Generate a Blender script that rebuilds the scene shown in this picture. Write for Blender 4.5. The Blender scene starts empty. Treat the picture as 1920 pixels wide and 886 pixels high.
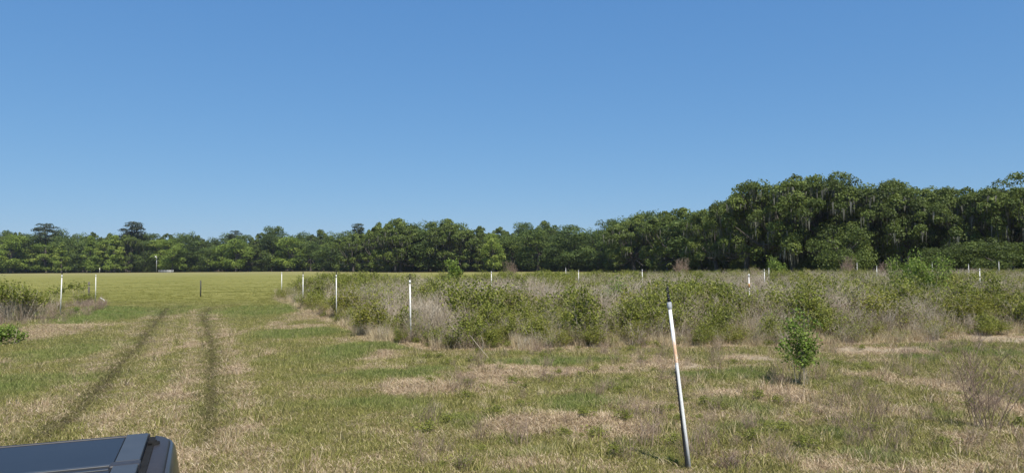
import bpy, math, random
import numpy as np
from mathutils import Vector, Matrix

SC = bpy.context.scene
COL = SC.collection
R = math.radians
rng = np.random.default_rng(7)
random.seed(7)

# ------------------------------------------------------------------ camera
F = 1371.0                      # focal length in pixels of the 1920 x 886 photograph
CAM_H = 2.5
PITCH, ROLL = R(2.24), R(0.39)
_f = Vector((0, math.cos(PITCH), math.sin(PITCH)))
_u0 = Vector((0, -math.sin(PITCH), math.cos(PITCH)))
_r0 = Vector((1, 0, 0))
_r = _r0 * math.cos(ROLL) - _u0 * math.sin(ROLL)
_u = _u0 * math.cos(ROLL) + _r0 * math.sin(ROLL)
cam_d = bpy.data.cameras.new('camera')
cam = bpy.data.objects.new('camera', cam_d)
COL.objects.link(cam)
cam_d.sensor_width = 36
cam_d.lens = 36 * F / 1920
cam_d.clip_start = 0.1
cam_d.clip_end = 9000
cam.matrix_world = Matrix(((_r.x, _u.x, -_f.x, 0), (_r.y, _u.y, -_f.y, 0), (_r.z, _u.z, -_f.z, CAM_H), (0, 0, 0, 1)))
SC.camera = cam

# ------------------------------------------------------------------ sky and sun
SUN_EL, SUN_AZ = R(57), R(155)      # azimuth clockwise from +Y: behind the camera, to the right
w = bpy.data.worlds.new('World')
SC.world = w
w.use_nodes = True
nt = w.node_tree
nt.nodes.clear()
sky = nt.nodes.new('ShaderNodeTexSky')
sky.sky_type = 'NISHITA'
sky.sun_disc = False
sky.sun_elevation = SUN_EL
sky.sun_rotation = SUN_AZ
sky.altitude = 0
sky.air_density = 1.0
sky.dust_density = 0.0
sky.ozone_density = 6.0
bg = nt.nodes.new('ShaderNodeBackground')
bg.inputs['Strength'].default_value = 0.1
# tone curve of the camera for the clear sky, the same in every direction
sep = nt.nodes.new('ShaderNodeSeparateColor'); com = nt.nodes.new('ShaderNodeCombineColor')
nt.links.new(sky.outputs[0], sep.inputs[0])
EXPO = 0.6
for ch, (kk, gg) in enumerate(((.555, .71), (.666, .52), (.842, .34))):
    m1 = nt.nodes.new('ShaderNodeMath'); m1.operation = 'MULTIPLY'; m1.inputs[1].default_value = .088
    m2 = nt.nodes.new('ShaderNodeMath'); m2.operation = 'POWER'; m2.inputs[1].default_value = gg
    m3 = nt.nodes.new('ShaderNodeMath'); m3.operation = 'MULTIPLY'; m3.inputs[1].default_value = kk * 10 / 2 ** EXPO
    nt.links.new(sep.outputs[ch], m1.inputs[0]); nt.links.new(m1.outputs[0], m2.inputs[0]); nt.links.new(m2.outputs[0], m3.inputs[0]); nt.links.new(m3.outputs[0], com.inputs[ch])
wo = nt.nodes.new('ShaderNodeOutputWorld')
nt.links.new(com.outputs[0], bg.inputs['Color'])
nt.links.new(bg.outputs[0], wo.inputs['Surface'])
sun_d = bpy.data.lights.new('sun', 'SUN')
sun_d.energy = 4.3
sun_d.angle = R(0.5)
sun_d.color = (1.0, 0.95, 0.87)
sun = bpy.data.objects.new('sun', sun_d)
COL.objects.link(sun)
_sd = Vector((math.sin(SUN_AZ) * math.cos(SUN_EL), math.cos(SUN_AZ) * math.cos(SUN_EL), math.sin(SUN_EL)))
sun.rotation_euler = _sd.to_track_quat('Z', 'Y').to_euler()
sun.location = (0, -10, 60)
SC.view_settings.view_transform = 'Standard'
SC.view_settings.look = 'None'
SC.view_settings.exposure = EXPO
SC.view_settings.gamma = 1.0
SC.cycles.max_bounces = 6
SC.cycles.transparent_max_bounces = 8
SC.cycles.diffuse_bounces = 3

# ------------------------------------------------------------------ helpers: projection, noise, terrain
def ray(px, py):
    v = _f + _r * ((px - 960) / F) + _u * ((443 - py) / F)
    return v
def P(px, py, z=0.0):
    v = ray(px, py)
    t = (z - CAM_H) / v.z
    return np.array((v.x * t, v.y * t))
def PD(px, d):
    """world x at depth d seen at column px (horizon row)"""
    v = ray(px, 497)
    return v.x / v.y * d
def HZ(px, py, d):
    """height above ground of picture row py at depth d"""
    v = ray(px, py)
    return CAM_H + v.z / v.y * d

def _hash(ix, iy, s):
    h = (ix.astype(np.int64) * 374761393 + iy.astype(np.int64) * 668265263 + s * 974634777) & 0xFFFFFFFF
    h = ((h ^ (h >> 13)) * 1274126177) & 0xFFFFFFFF
    h = (h ^ (h >> 16)) & 0xFFFF
    return h / 65535.0
def vnoise(x, y, s=0):
    x = np.asarray(x, float); y = np.asarray(y, float)
    ix = np.floor(x); iy = np.floor(y)
    fx = x - ix; fy = y - iy
    fx = fx * fx * (3 - 2 * fx); fy = fy * fy * (3 - 2 * fy)
    a = _hash(ix, iy, s); b = _hash(ix + 1, iy, s); c = _hash(ix, iy + 1, s); d = _hash(ix + 1, iy + 1, s)
    return (a * (1 - fx) + b * fx) * (1 - fy) + (c * (1 - fx) + d * fx) * fy
def fbm(x, y, s=0, o=4):
    t = 0; a = 0.5; n = 0
    for k in range(o):
        t = t + a * vnoise(x * 2 ** k, y * 2 ** k, s + k * 17); n += a; a *= 0.5
    return t / n
def sstep(a, b, x):
    t = np.clip((x - a) / (b - a), 0, 1)
    return t * t * (3 - 2 * t)

# patches of straw (thatch) and of lush grass, as ellipses on the ground
def ell(px, py, hw, hh, amp=1.0):
    c = P(px, py); a = P(px - hw, py); b = P(px + hw, py); n = P(px, min(py + hh, 1000)); f = P(px, py - hh)
    return (c[0], (n[1] + f[1]) / 2, max((b[0] - a[0]) / 2, .05), max((f[1] - n[1]) / 2, .12), amp)
STRAW = [ell(*e) for e in [
    (55, 628, 62, 20), (130, 620, 50, 14, .8), (25, 674, 40, 4, .8), (598, 588, 42, 12), (570, 612, 55, 6), (640, 640, 25, 7, .7),
    (720, 668, 50, 12), (800, 727, 85, 20), (715, 685, 40, 8, .8), (925, 705, 45, 20), (1040, 695, 110, 10), (1170, 690, 60, 10, .8),
    (1255, 684, 75, 14), (860, 815, 60, 14, .7), (985, 800, 60, 22), (1110, 800, 110, 26, .9), (1190, 755, 60, 16, .8),
    (1340, 740, 45, 12, .8), (1290, 790, 40, 14, .6), (1640, 657, 110, 8), (1885, 636, 70, 9, 1.2), (1400, 672, 55, 8),
    (1470, 738, 70, 15), (1640, 708, 45, 11), (1790, 725, 90, 14, .9), (1815, 830, 45, 22), (1600, 862, 70, 20), (1500, 878, 60, 18, .8),
    (1440, 640, 60, 16, .7), (1560, 770, 40, 8, .5), (1880, 770, 60, 26, .9), (1700, 770, 90, 10, .6), (1760, 880, 100, 14, .7), (1060, 872, 120, 12, .5),
    (200, 790, 90, 20, .5), (340, 650, 16, 60, .85), (342, 720, 24, 70, .85), (375, 840, 50, 60, .8), (610, 860, 60, 20, .45),
    (560, 740, 60, 30, .35), (480, 650, 30, 40, .3), (185, 660, 40, 40, .4), (100, 760, 60, 30, .4), (1370, 850, 60, 10, .8), (1300, 880, 60, 6, .8),
    (1290, 715, 60, 8, .5), (760, 780, 60, 14, .35), (660, 800, 60, 16, .35)]]
LUSH = [ell(*e) for e in [
    (520, 578, 110, 14), (220, 590, 90, 18), (560, 625, 90, 10), (660, 660, 70, 12, .9), (740, 700, 90, 10, .9), (820, 690, 60, 6, .9), (130, 660, 70, 20, .7),
    (1040, 676, 120, 5, 1.1), (1330, 705, 70, 10, .9), (1410, 700, 60, 8, .8), (1380, 760, 60, 16, .7), (1090, 750, 90, 14, .7), (700, 760, 70, 12, .6),
    (1690, 874, 45, 12, 1.0), (1590, 815, 28, 14, .9), (1720, 668, 70, 6, .9), (1840, 660, 80, 8, .8), (1560, 680, 50, 8, .6), (1770, 775, 35, 9, .8),
    (800, 760, 40, 20, .4), (880, 790, 40, 14, .5), (1150, 720, 60, 10, .6), (60, 720, 80, 30, .5), (1420, 800, 60, 16, .5), (980, 840, 80, 10, .5), (1080, 640, 40, 8, .6)]]
SAND = [ell(*e) for e in [(1885, 636, 60, 7), (1640, 656, 75, 5), (1405, 672, 45, 5), (1300, 684, 30, 4), (1720, 652, 40, 4)]]
def patches(x, y, lst, seed):
    wx = x + (fbm(x * .9, y * .9, seed) - .5) * 1.6
    wy = y + (fbm(x * .9, y * .9, seed + 5) - .5) * 1.6
    v = np.zeros_like(x)
    for (cx, cy, rx, ry, amp) in lst:
        d = ((wx - cx) / rx) ** 2 + ((wy - cy) / ry) ** 2
        v = np.maximum(v, amp * np.clip(1.35 - d, 0, 1))
    return v
def polyline_dist(x, y, pts, widths=None):
    best = np.full(x.shape, 1e9)
    for (a, b) in zip(pts[:-1], pts[1:]):
        d = b - a; L = (d ** 2).sum()
        t = np.clip(((x - a[0]) * d[0] + (y - a[1]) * d[1]) / L, 0, 1)
        best = np.minimum(best, np.hypot(x - a[0] - t * d[0], y - a[1] - t * d[1]))
    return best
RUT_L = [P(*p) for p in [(350, 573), (312, 580), (293, 602), (270, 635), (240, 668), (210, 700), (172, 742), (110, 800), (20, 880)]]
RUT_R = [P(*p) for p in [(440, 570), (395, 576), (381, 592), (388, 612), (398, 650), (398, 690), (396, 740), (390, 800), (385, 886)]]

# front edge of the overgrown field, as world y over world x
_fe = [P(*p) for p in [(515, 562), (545, 576), (575, 592), (640, 612), (700, 648), (790, 656), (1000, 656), (1250, 652), (1500, 650), (1700, 644), (1920, 628)]]
FX = np.array([p[0] for p in _fe] + [24., 34., 60.]); FY = np.array([p[1] for p in _fe] + [23., 24., 26.])
def yfront(x): return np.interp(x, FX, FY)
def yback(x): return np.interp(x, [-22, -5, 10, 30, 60, 100], [70, 80, 96, 108, 108, 105])
def xleft(y): return np.interp(y, [20, 22.5, 31, 42, 58, 75, 110], [-5, -4.6, -7.6, -12.4, -19.2, -24, -24])
def in_brush(x, y, m=0.0): return (x > xleft(y) + m) & (y > yfront(x) + m) & (y < yback(x)) 

MOUNDS = [(*P(600, 592), 2.2, 1.6, .28), (*P(575, 575), 1.8, 2.5, .25), (*P(60, 620), 3.0, 2.2, .22), (*P(165, 585), 3.0, 3.0, .30), (*P(930, 695), .9, 1.0, .12),
          (*P(800, 730), 1.0, .7, .10), (*P(985, 790), .6, .6, .13), (*P(1815, 815), .5, .6, .10), (*P(720, 650), 1.6, 1.4, .15), (*P(1640, 705), .7, .7, .08),
          (*P(1100, 795), .9, .6, .10), (*P(1470, 735), .8, .8, .08), (*P(1890, 700), .9, 1.2, .12)]
def gz(x, y):
    x = np.asarray(x, float); y = np.asarray(y, float)
    z = (fbm(x * .35, y * .35, 91) - .5) * .10 + (fbm(x * 1.3, y * 1.3, 92) - .5) * .07
    z = z * sstep(150, 60, np.hypot(x, y))
    for (cx, cy, rx, ry, h) in MOUNDS:
        z = z + h * np.exp(-(((x - cx) / rx) ** 2 + ((y - cy) / ry) ** 2) * 1.4)
    for rt in (RUT_L, RUT_R):
        z = z - .05 * np.exp(-(polyline_dist(x, y, rt) / .16) ** 2)
    return z
def gz1(x, y): return float(gz(np.array([x]), np.array([y]))[0])

def ground_masks(x, y):
    wob = (fbm(x * .6, y * .6, 301) - .5) * .5
    n = fbm(x * .55, y * .9, 31, 5); n2 = fbm(x * 2.1, y * 2.6, 57, 4)
    st = patches(x, y, STRAW, 11) + np.clip((n - .52) * 2.0, 0, .45) + (n2 - .5) * .45 + (fbm(x * 6, y * 6, 77, 2) - .5) * .5
    right = sstep(-1, 5, x) * .13
    st = st * (.6 + .4 * sstep(-5, 0, x)); st = np.maximum(st, .75 * patches(x, y, STRAW, 11))
    st = np.clip(st + right + .0, 0, 1)
    lu = np.clip(patches(x, y, LUSH, 23) * 1.2 + (n2 - .6) * .7 + np.clip((.47 - n) * 2, 0, .4), 0, 1)
    st = st * (1 - .7 * np.clip(patches(x, y, LUSH, 23), 0, 1))
    ru = np.exp(-(polyline_dist(x, y, RUT_L) / .22) ** 2) * sstep(9.0, 12, y) + np.exp(-(polyline_dist(x, y, RUT_R) / .20) ** 2) * sstep(9, 13, y)
    ru = np.clip(ru * (.75 + .75 * n2), 0, 1)
    # worn straw-coloured margins beside the ruts
    side = np.exp(-((polyline_dist(x, y, RUT_L) - .65) / .38) ** 2) * .40 + np.exp(-((polyline_dist(x, y, RUT_R) - .55) / .28) ** 2) * .62
    st = np.clip(st + side * sstep(55, 40, y) * (n2 + .3), 0, 1) * (1 - ru * .8)
    pa = sstep(38, 58, y + (n - .5) * 14 + (n2 - .5) * 10 + np.abs(x + 13) * -.05)
    st = st * (1 - pa)
    return st, lu * (1 - pa), ru, pa

# ------------------------------------------------------------------ mesh helpers
class MB:
    """collects triangles with one 'tint' value per face"""
    def __init__(s): s.v = []; s.f = []; s.t = []; s.n = 0
    def add(s, v, f, t=0.5):
        v = np.asarray(v, float).reshape(-1, 3); f = np.asarray(f, int).reshape(-1, 3)
        s.v.append(v); s.f.append(f + s.n); s.n += len(v)
        s.t.append(np.full(len(f), t) if np.isscalar(t) else np.asarray(t, float))
    def tube(s, pts, rad, k=4, t=0.5, cap=True):
        pts = np.asarray(pts, float); m = len(pts)
        rad = np.full(m, rad) if np.isscalar(rad) else np.asarray(rad, float)
        d = np.gradient(pts, axis=0); d /= np.maximum(np.linalg.norm(d, axis=1, keepdims=True), 1e-9)
        ref = np.array([1., 0, 0]) if abs(d[0][0]) < .8 else np.array([0, 1., 0])
        a = np.cross(d, ref); a /= np.maximum(np.linalg.norm(a, axis=1, keepdims=True), 1e-9)
        b = np.cross(d, a)
        an = np.arange(k) * 2 * np.pi / k
        ring = pts[:, None, :] + rad[:, None, None] * (np.cos(an)[None, :, None] * a[:, None, :] + np.sin(an)[None, :, None] * b[:, None, :])
        v = ring.reshape(-1, 3); f = []
        for i in range(m - 1):
            for j in range(k):
                p = i * k + j; q = i * k + (j + 1) % k
                f += [(p, p + k, q), (q, p + k, q + k)]
        if cap:
            for j in range(1, k - 1):
                f.append((0, j, j + 1)); f.append(((m - 1) * k, (m - 1) * k + j + 1, (m - 1) * k + j))
        s.add(v, f, t)
    def leaves(s, c, nrm, size, t, rg, aspect=.62):
        """one pointed leaf-like quad (two triangles) per centre"""
        n = len(c)
        r = rg.normal(size=(n, 3)); a = np.cross(nrm, r); a /= np.maximum(np.linalg.norm(a, axis=1, keepdims=True), 1e-9)
        b = np.cross(nrm, a); b /= np.maximum(np.linalg.norm(b, axis=1, keepdims=True), 1e-9)
        L = (size * (.6 + .8 * rg.random(n)))[:, None]; W = L * aspect * (.6 + .7 * rg.random(n))[:, None]
        nn = nrm * L * .18
        v = np.stack([c - a * L * .5, c - b * W * .5 + nn, c + a * L * .5, c + b * W * .5 + nn], 1).reshape(-1, 3)
        i = np.arange(n)[:, None] * 4
        f = np.concatenate([i + [0, 1, 2], i + [0, 2, 3]], 1).reshape(-1, 3)
        s.add(v, f, np.repeat(np.broadcast_to(t, (n,)), 2))
    def mesh(s, name, mat, smooth=False):
        v = np.concatenate(s.v); f = np.concatenate(s.f); t = np.concatenate(s.t)
        me = bpy.data.meshes.new(name)
        me.vertices.add(len(v)); me.vertices.foreach_set('co', v.ravel())
        me.loops.add(len(f) * 3); me.loops.foreach_set('vertex_index', f.ravel().astype(np.int32))
        me.polygons.add(len(f)); me.polygons.foreach_set('loop_start', np.arange(0, len(f) * 3, 3, dtype=np.int32))
        me.polygons.foreach_set('loop_total', np.full(len(f), 3, dtype=np.int32))
        at = me.attributes.new('tint', 'FLOAT', 'FACE'); at.data.foreach_set('value', t)
        me.materials.append(mat)
        if smooth: me.polygons.foreach_set('use_smooth', np.ones(len(f), dtype=bool))
        me.update(calc_edges=True)
        return me

def link(name, me, parent=None, loc=(0, 0, 0), rz=0.0, sc=(1, 1, 1)):
    o = bpy.data.objects.new(name, me)
    COL.objects.link(o)
    if parent is not None: o.parent = parent
    o.location = loc; o.rotation_euler = (0, 0, rz)
    o.scale = (sc, sc, sc) if np.isscalar(sc) else sc
    return o
def thing(name, label, cat, loc=(0, 0, 0), rz=0.0, group=None, sc=(1, 1, 1)):
    o = link(name, None, None, loc, rz, sc)
    o['label'] = label; o['category'] = cat
    if group: o['group'] = group
    return o
def tag(o, label=None, cat=None, group=None, kind=None):
    if label: o['label'] = label
    if cat: o['category'] = cat
    if group: o['group'] = group
    if kind: o['kind'] = kind
    return o

# ------------------------------------------------------------------ materials
def new_mat(name):
    m = bpy.data.materials.new(name); m.use_nodes = True
    n = m.node_tree.nodes; n.clear()
    o = n.new('ShaderNodeOutputMaterial'); b = n.new('ShaderNodeBsdfPrincipled')
    m.node_tree.links.new(b.outputs[0], o.inputs['Surface'])
    return m, m.node_tree, b, o
def N(t, kind, **kw):
    n = t.nodes.new(kind)
    for k, v in kw.items(): setattr(n, k, v)
    return n
def ramp(t, fac, stops):
    r = N(t, 'ShaderNodeValToRGB'); e = r.color_ramp.elements
    while len(e) < len(stops): e.new(.5)
    for el, (p, c) in zip(e, stops): el.position = p; el.color = (*c, 1)
    t.links.new(fac, r.inputs[0]); return r.outputs[0]
def mix(t, fac, a, b, bt='MIX'):
    m = N(t, 'ShaderNodeMix', data_type='RGBA', blend_type=bt)
    if isinstance(fac, (int, float)): m.inputs[0].default_value = fac
    else: t.links.new(fac, m.inputs[0])
    for k, s in ((6, a), (7, b)):
        if isinstance(s, tuple): m.inputs[k].default_value = (*s, 1)
        else: t.links.new(s, m.inputs[k])
    return m.outputs[2]
def math_(t, op, a, b=None, c=None, clamp=False):
    m = N(t, 'ShaderNodeMath', operation=op, use_clamp=clamp)
    for k, s in enumerate((a, b, c)):
        if s is None: continue
        if isinstance(s, (int, float)): m.inputs[k].default_value = s
        else: t.links.new(s, m.inputs[k])
    return m.outputs[0]
def noise(t, scale, detail=4, rough=.6, vec=None, dist=0):
    n = N(t, 'ShaderNodeTexNoise'); n.inputs['Scale'].default_value = scale; n.inputs['Detail'].default_value = detail
    n.inputs['Roughness'].default_value = rough; n.inputs['Distortion'].default_value = dist
    if vec is not None: t.links.new(vec, n.inputs['Vector'])
    return n.outputs[0]
def attr(t, name, typ='GEOMETRY'):
    a = N(t, 'ShaderNodeAttribute', attribute_type=typ, attribute_name=name); return a.outputs['Fac']

def foliage_mat(name, stops, trans=.38, rnd=.25, rough=.55, patch=0.0):
    """leaf colour by per-face tint, varied per object, thin and letting some light through"""
    m, t, b, o = new_mat(name)
    oi = N(t, 'ShaderNodeObjectInfo')
    f = math_(t, 'ADD', attr(t, 'tint'), math_(t, 'MULTIPLY', math_(t, 'SUBTRACT', oi.outputs['Random'], .5), rnd), clamp=True)
    c = ramp(t, f, stops)
    t.links.new(c, b.inputs['Base Color']); b.inputs['Roughness'].default_value = rough
    b.inputs['Specular IOR Level'].default_value = .25
    tr = N(t, 'ShaderNodeBsdfTranslucent'); t.links.new(c, tr.inputs[0])
    mx = N(t, 'ShaderNodeMixShader'); mx.inputs[0].default_value = trans
    t.links.new(b.outputs[0], mx.inputs[1]); t.links.new(tr.outputs[0], mx.inputs[2]); t.links.new(mx.outputs[0], o.inputs['Surface'])
    return m
M = {}
M['oak'] = foliage_mat('live_oak_leaves', [(0, (.058, .078, .020)), (.5, (.122, .162, .034)), (1, (.20, .245, .055))])
M['dark'] = foliage_mat('dark_tree_leaves', [(0, (.055, .080, .024)), (.5, (.105, .150, .036)), (1, (.17, .22, .050))])
M['light'] = foliage_mat('light_tree_leaves', [(0, (.11, .16, .028)), (.5, (.21, .28, .05)), (1, (.33, .38, .08))])
M['pine'] = foliage_mat('pine_needles', [(0, (.035, .048, .026)), (1, (.07, .09, .045))], trans=.1)
M['moss'] = foliage_mat('spanish_moss', [(0, (.080, .080, .060)), (1, (.20, .195, .155))], trans=.25)
M['bright'] = foliage_mat('bright_shrub_leaves', [(0, (.085, .13, .022)), (.5, (.18, .26, .042)), (1, (.31, .39, .08))], trans=.35)
M['shrub'] = foliage_mat('shrub_leaves', [(0, (.09, .112, .018)), (.5, (.200, .222, .036)), (1, (.33, .34, .065))], trans=.3)
M['yellowgreen'] = foliage_mat('yellow_green_leaves', [(0, (.11, .122, .018)), (.5, (.225, .230, .036)), (1, (.37, .35, .07))], trans=.35)
M['twig'] = foliage_mat('grey_twigs', [(0, (.20, .155, .10)), (.5, (.40, .33, .235)), (1, (.62, .545, .42))], trans=0, rough=.85)
M['brown'] = foliage_mat('brown_dead_growth', [(0, (.18, .12, .085)), (.5, (.33, .24, .175)), (1, (.48, .37, .28))], trans=.15, rough=.85)
M['tan'] = foliage_mat('tan_dry_grass', [(0, (.30, .22, .12)), (.5, (.52, .42, .25)), (1, (.70, .60, .38))], trans=.25, rough=.8)

def bark_mat(name, c1, c2, scale=6):
    m, t, b, o = new_mat(name)
    tc = N(t, 'ShaderNodeTexCoord')
    n = noise(t, scale, 6, .7, tc.outputs['Object'])
    t.links.new(ramp(t, n, [(.3, c1), (.7, c2)]), b.inputs['Base Color']); b.inputs['Roughness'].default_value = .9
    bp = N(t, 'ShaderNodeBump'); bp.inputs['Strength'].default_value = .6; t.links.new(n, bp.inputs['Height']); t.links.new(bp.outputs[0], b.inputs['Normal'])
    return m
M['bark'] = bark_mat('tree_bark', (.045, .037, .03), (.13, .11, .09))
M['oldwood'] = bark_mat('weathered_wood', (.06, .05, .045), (.16, .14, .12), 20)

def grass_mat():
    m, t, b, o = new_mat('grass_blades')
    st = attr(t, 'straw', 'INSTANCER'); lu = attr(t, 'lush', 'INSTANCER'); ru = attr(t, 'rut', 'INSTANCER'); pa = attr(t, 'pasture', 'INSTANCER'); rn = attr(t, 'rnd', 'INSTANCER')
    ti = attr(t, 'tint')
    green = ramp(t, ti, [(0, (.140, .142, .032)), (.5, (.275, .265, .068)), (.78, (.41, .37, .13)), (1, (.60, .51, .25))])
    lush = ramp(t, ti, [(0, (.11, .145, .034)), (.7, (.23, .265, .07)), (1, (.36, .35, .12))])
    straw = ramp(t, ti, [(0, (.21, .145, .08)), (.35, (.42, .305, .185)), (.75, (.60, .465, .305)), (1, (.80, .66, .48))])
    past = ramp(t, ti, [(0, (.12, .125, .025)), (.6, (.215, .215, .045)), (1, (.32, .29, .09))])
    c = mix(t, lu, green, lush)
    f = math_(t, 'MULTIPLY_ADD', math_(t, 'SUBTRACT', st, rn), 2.2, .5, clamp=True)
    c = mix(t, f, c, straw)
    c = mix(t, pa, c, past)
    c = mix(t, math_(t, 'MULTIPLY', ru, .85), c, (.10, .082, .04))
    t.links.new(c, b.inputs['Base Color']); b.inputs['Roughness'].default_value = .65; b.inputs['Specular IOR Level'].default_value = .2
    tr = N(t, 'ShaderNodeBsdfTranslucent'); t.links.new(c, tr.inputs[0])
    mx = N(t, 'ShaderNodeMixShader'); mx.inputs[0].default_value = .25
    t.links.new(b.outputs[0], mx.inputs[1]); t.links.new(tr.outputs[0], mx.inputs[2]); t.links.new(mx.outputs[0], o.inputs['Surface'])
    return m
M['grass'] = grass_mat()

def ground_mat():
    m, t, b, o = new_mat('field_ground')
    tc = N(t, 'ShaderNodeTexCoord'); vec = tc.outputs['Object']
    st = attr(t, 'straw'); lu = attr(t, 'lush'); ru = attr(t, 'rut'); pa = attr(t, 'pasture'); wo_ = attr(t, 'wood')
    fine = noise(t, 9, 8, .75, vec); med = noise(t, 1.3, 5, .6, vec)
    mp = N(t, 'ShaderNodeMapping'); mp.inputs['Scale'].default_value = (.06, .20, 1); t.links.new(vec, mp.inputs[0])
    big = noise(t, 1.0, 6, .6, mp.outputs[0])
    green = ramp(t, fine, [(.3, (.060, .055, .028)), (.55, (.12, .11, .05)), (.75, (.22, .19, .10))])
    lush = ramp(t, fine, [(.3, (.05, .085, .02)), (.7, (.11, .16, .04))])
    straw = ramp(t, fine, [(.3, (.11, .08, .05)), (.5, (.24, .18, .11)), (.72, (.42, .34, .22))])
    past = ramp(t, fine, [(.3, (.085, .094, .017)), (.5, (.155, .154, .033)), (.72, (.245, .225, .062))])
    past = mix(t, ramp(t, big, [(.38, (0, 0, 0)), (.62, (1, 1, 1))]), past, mix(t, .45, past, (.34, .30, .10)))
    past = mix(t, math_(t, 'MULTIPLY', ramp(t, med, [(.5, (0, 0, 0)), (.7, (1, 1, 1))]), .3), past, (.095, .11, .028))
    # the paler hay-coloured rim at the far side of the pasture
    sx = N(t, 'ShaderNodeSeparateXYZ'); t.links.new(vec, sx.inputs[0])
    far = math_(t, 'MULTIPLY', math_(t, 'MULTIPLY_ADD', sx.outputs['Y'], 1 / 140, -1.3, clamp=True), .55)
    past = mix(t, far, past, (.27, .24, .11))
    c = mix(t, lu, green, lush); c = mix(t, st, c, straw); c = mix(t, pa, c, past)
    c = mix(t, math_(t, 'MULTIPLY', ru, .8), c, (.08, .062, .035))
    c = mix(t, attr(t, 'sand'), c, ramp(t, fine, [(.35, (.22, .17, .11)), (.55, (.36, .29, .20)), (.7, (.46, .38, .27))]))
    litter = ramp(t, fine, [(.3, (.05, .035, .02)), (.7, (.14, .10, .06))])
    c = mix(t, wo_, c, litter)
    t.links.new(c, b.inputs['Base Color']); b.inputs['Roughness'].default_value = .95; b.inputs['Specular IOR Level'].default_value = .1
    bp = N(t, 'ShaderNodeBump'); bp.inputs['Strength'].default_value = .7; bp.inputs['Distance'].default_value = .08
    t.links.new(math_(t, 'ADD', fine, math_(t, 'MULTIPLY', med, .6)), bp.inputs['Height']); t.links.new(bp.outputs[0], b.inputs['Normal'])
    return m
M['ground'] = ground_mat()

# ------------------------------------------------------------------ ground sheet
def axis(lo, hi, a, b, step, gr=1.12):
    mid = list(np.arange(a, b + 1e-6, step)); s = step; v = b; up = []
    while v < hi: s *= gr; v += s; up.append(v)
    s = step; v = a; dn = []
    while v > lo: s *= gr; v -= s; dn.append(v)
    return np.array(dn[::-1] + mid + up)
gx = axis(-4000, 4000, -32, 30, .2); gy = axis(-1500, 5000, 6, 48, .2)
X, Y = np.meshgrid(gx, gy)
xf, yf = X.ravel(), Y.ravel()
nx, ny = len(gx), len(gy)
co = np.stack([xf, yf, gz(xf, yf)], 1)
ii = (np.arange(ny - 1)[:, None] * nx + np.arange(nx - 1)[None, :]).ravel()
quads = np.stack([ii, ii + 1, ii + nx + 1, ii + nx], 1)
gm = bpy.data.meshes.new('ground')
gm.vertices.add(len(co)); gm.vertices.foreach_set('co', co.ravel())
gm.loops.add(quads.size); gm.loops.foreach_set('vertex_index', quads.ravel().astype(np.int32))
gm.polygons.add(len(quads)); gm.polygons.foreach_set('loop_start', np.arange(0, quads.size, 4, dtype=np.int32)); gm.polygons.foreach_set('loop_total', np.full(len(quads), 4, dtype=np.int32))
gm.polygons.foreach_set('use_smooth', np.ones(len(quads), dtype=bool))
def tree_depth(px): return np.interp(px, [-300, 600, 680, 760, 1000, 1150, 1300, 1400, 1500, 1700, 1920, 2200], [385, 375, 310, 285, 275, 245, 190, 158, 142, 134, 122, 110])
_px = 960 + F * xf / np.maximum(yf, 1)
st, lu, ru, pa = ground_masks(xf, yf)
brush = in_brush(xf, yf).astype(float)
st = np.maximum(st, brush * .75); pa = pa * (1 - brush)
wood = np.where((yf > 20) & (yf > tree_depth(_px) - 3), 1.0, 0.0)
sand = np.clip(patches(xf, yf, SAND, 61) * 1.2, 0, 1)
for nme, val in (('sand', sand), ('straw', st), ('lush', lu), ('rut', ru), ('pasture', pa), ('wood', wood)):
    a = gm.attributes.new(nme, 'FLOAT', 'POINT'); a.data.foreach_set('value', np.asarray(val, float))
gm.materials.append(M['ground']); gm.update(calc_edges=True)
ground = link('ground', gm); ground['kind'] = 'structure'

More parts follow.
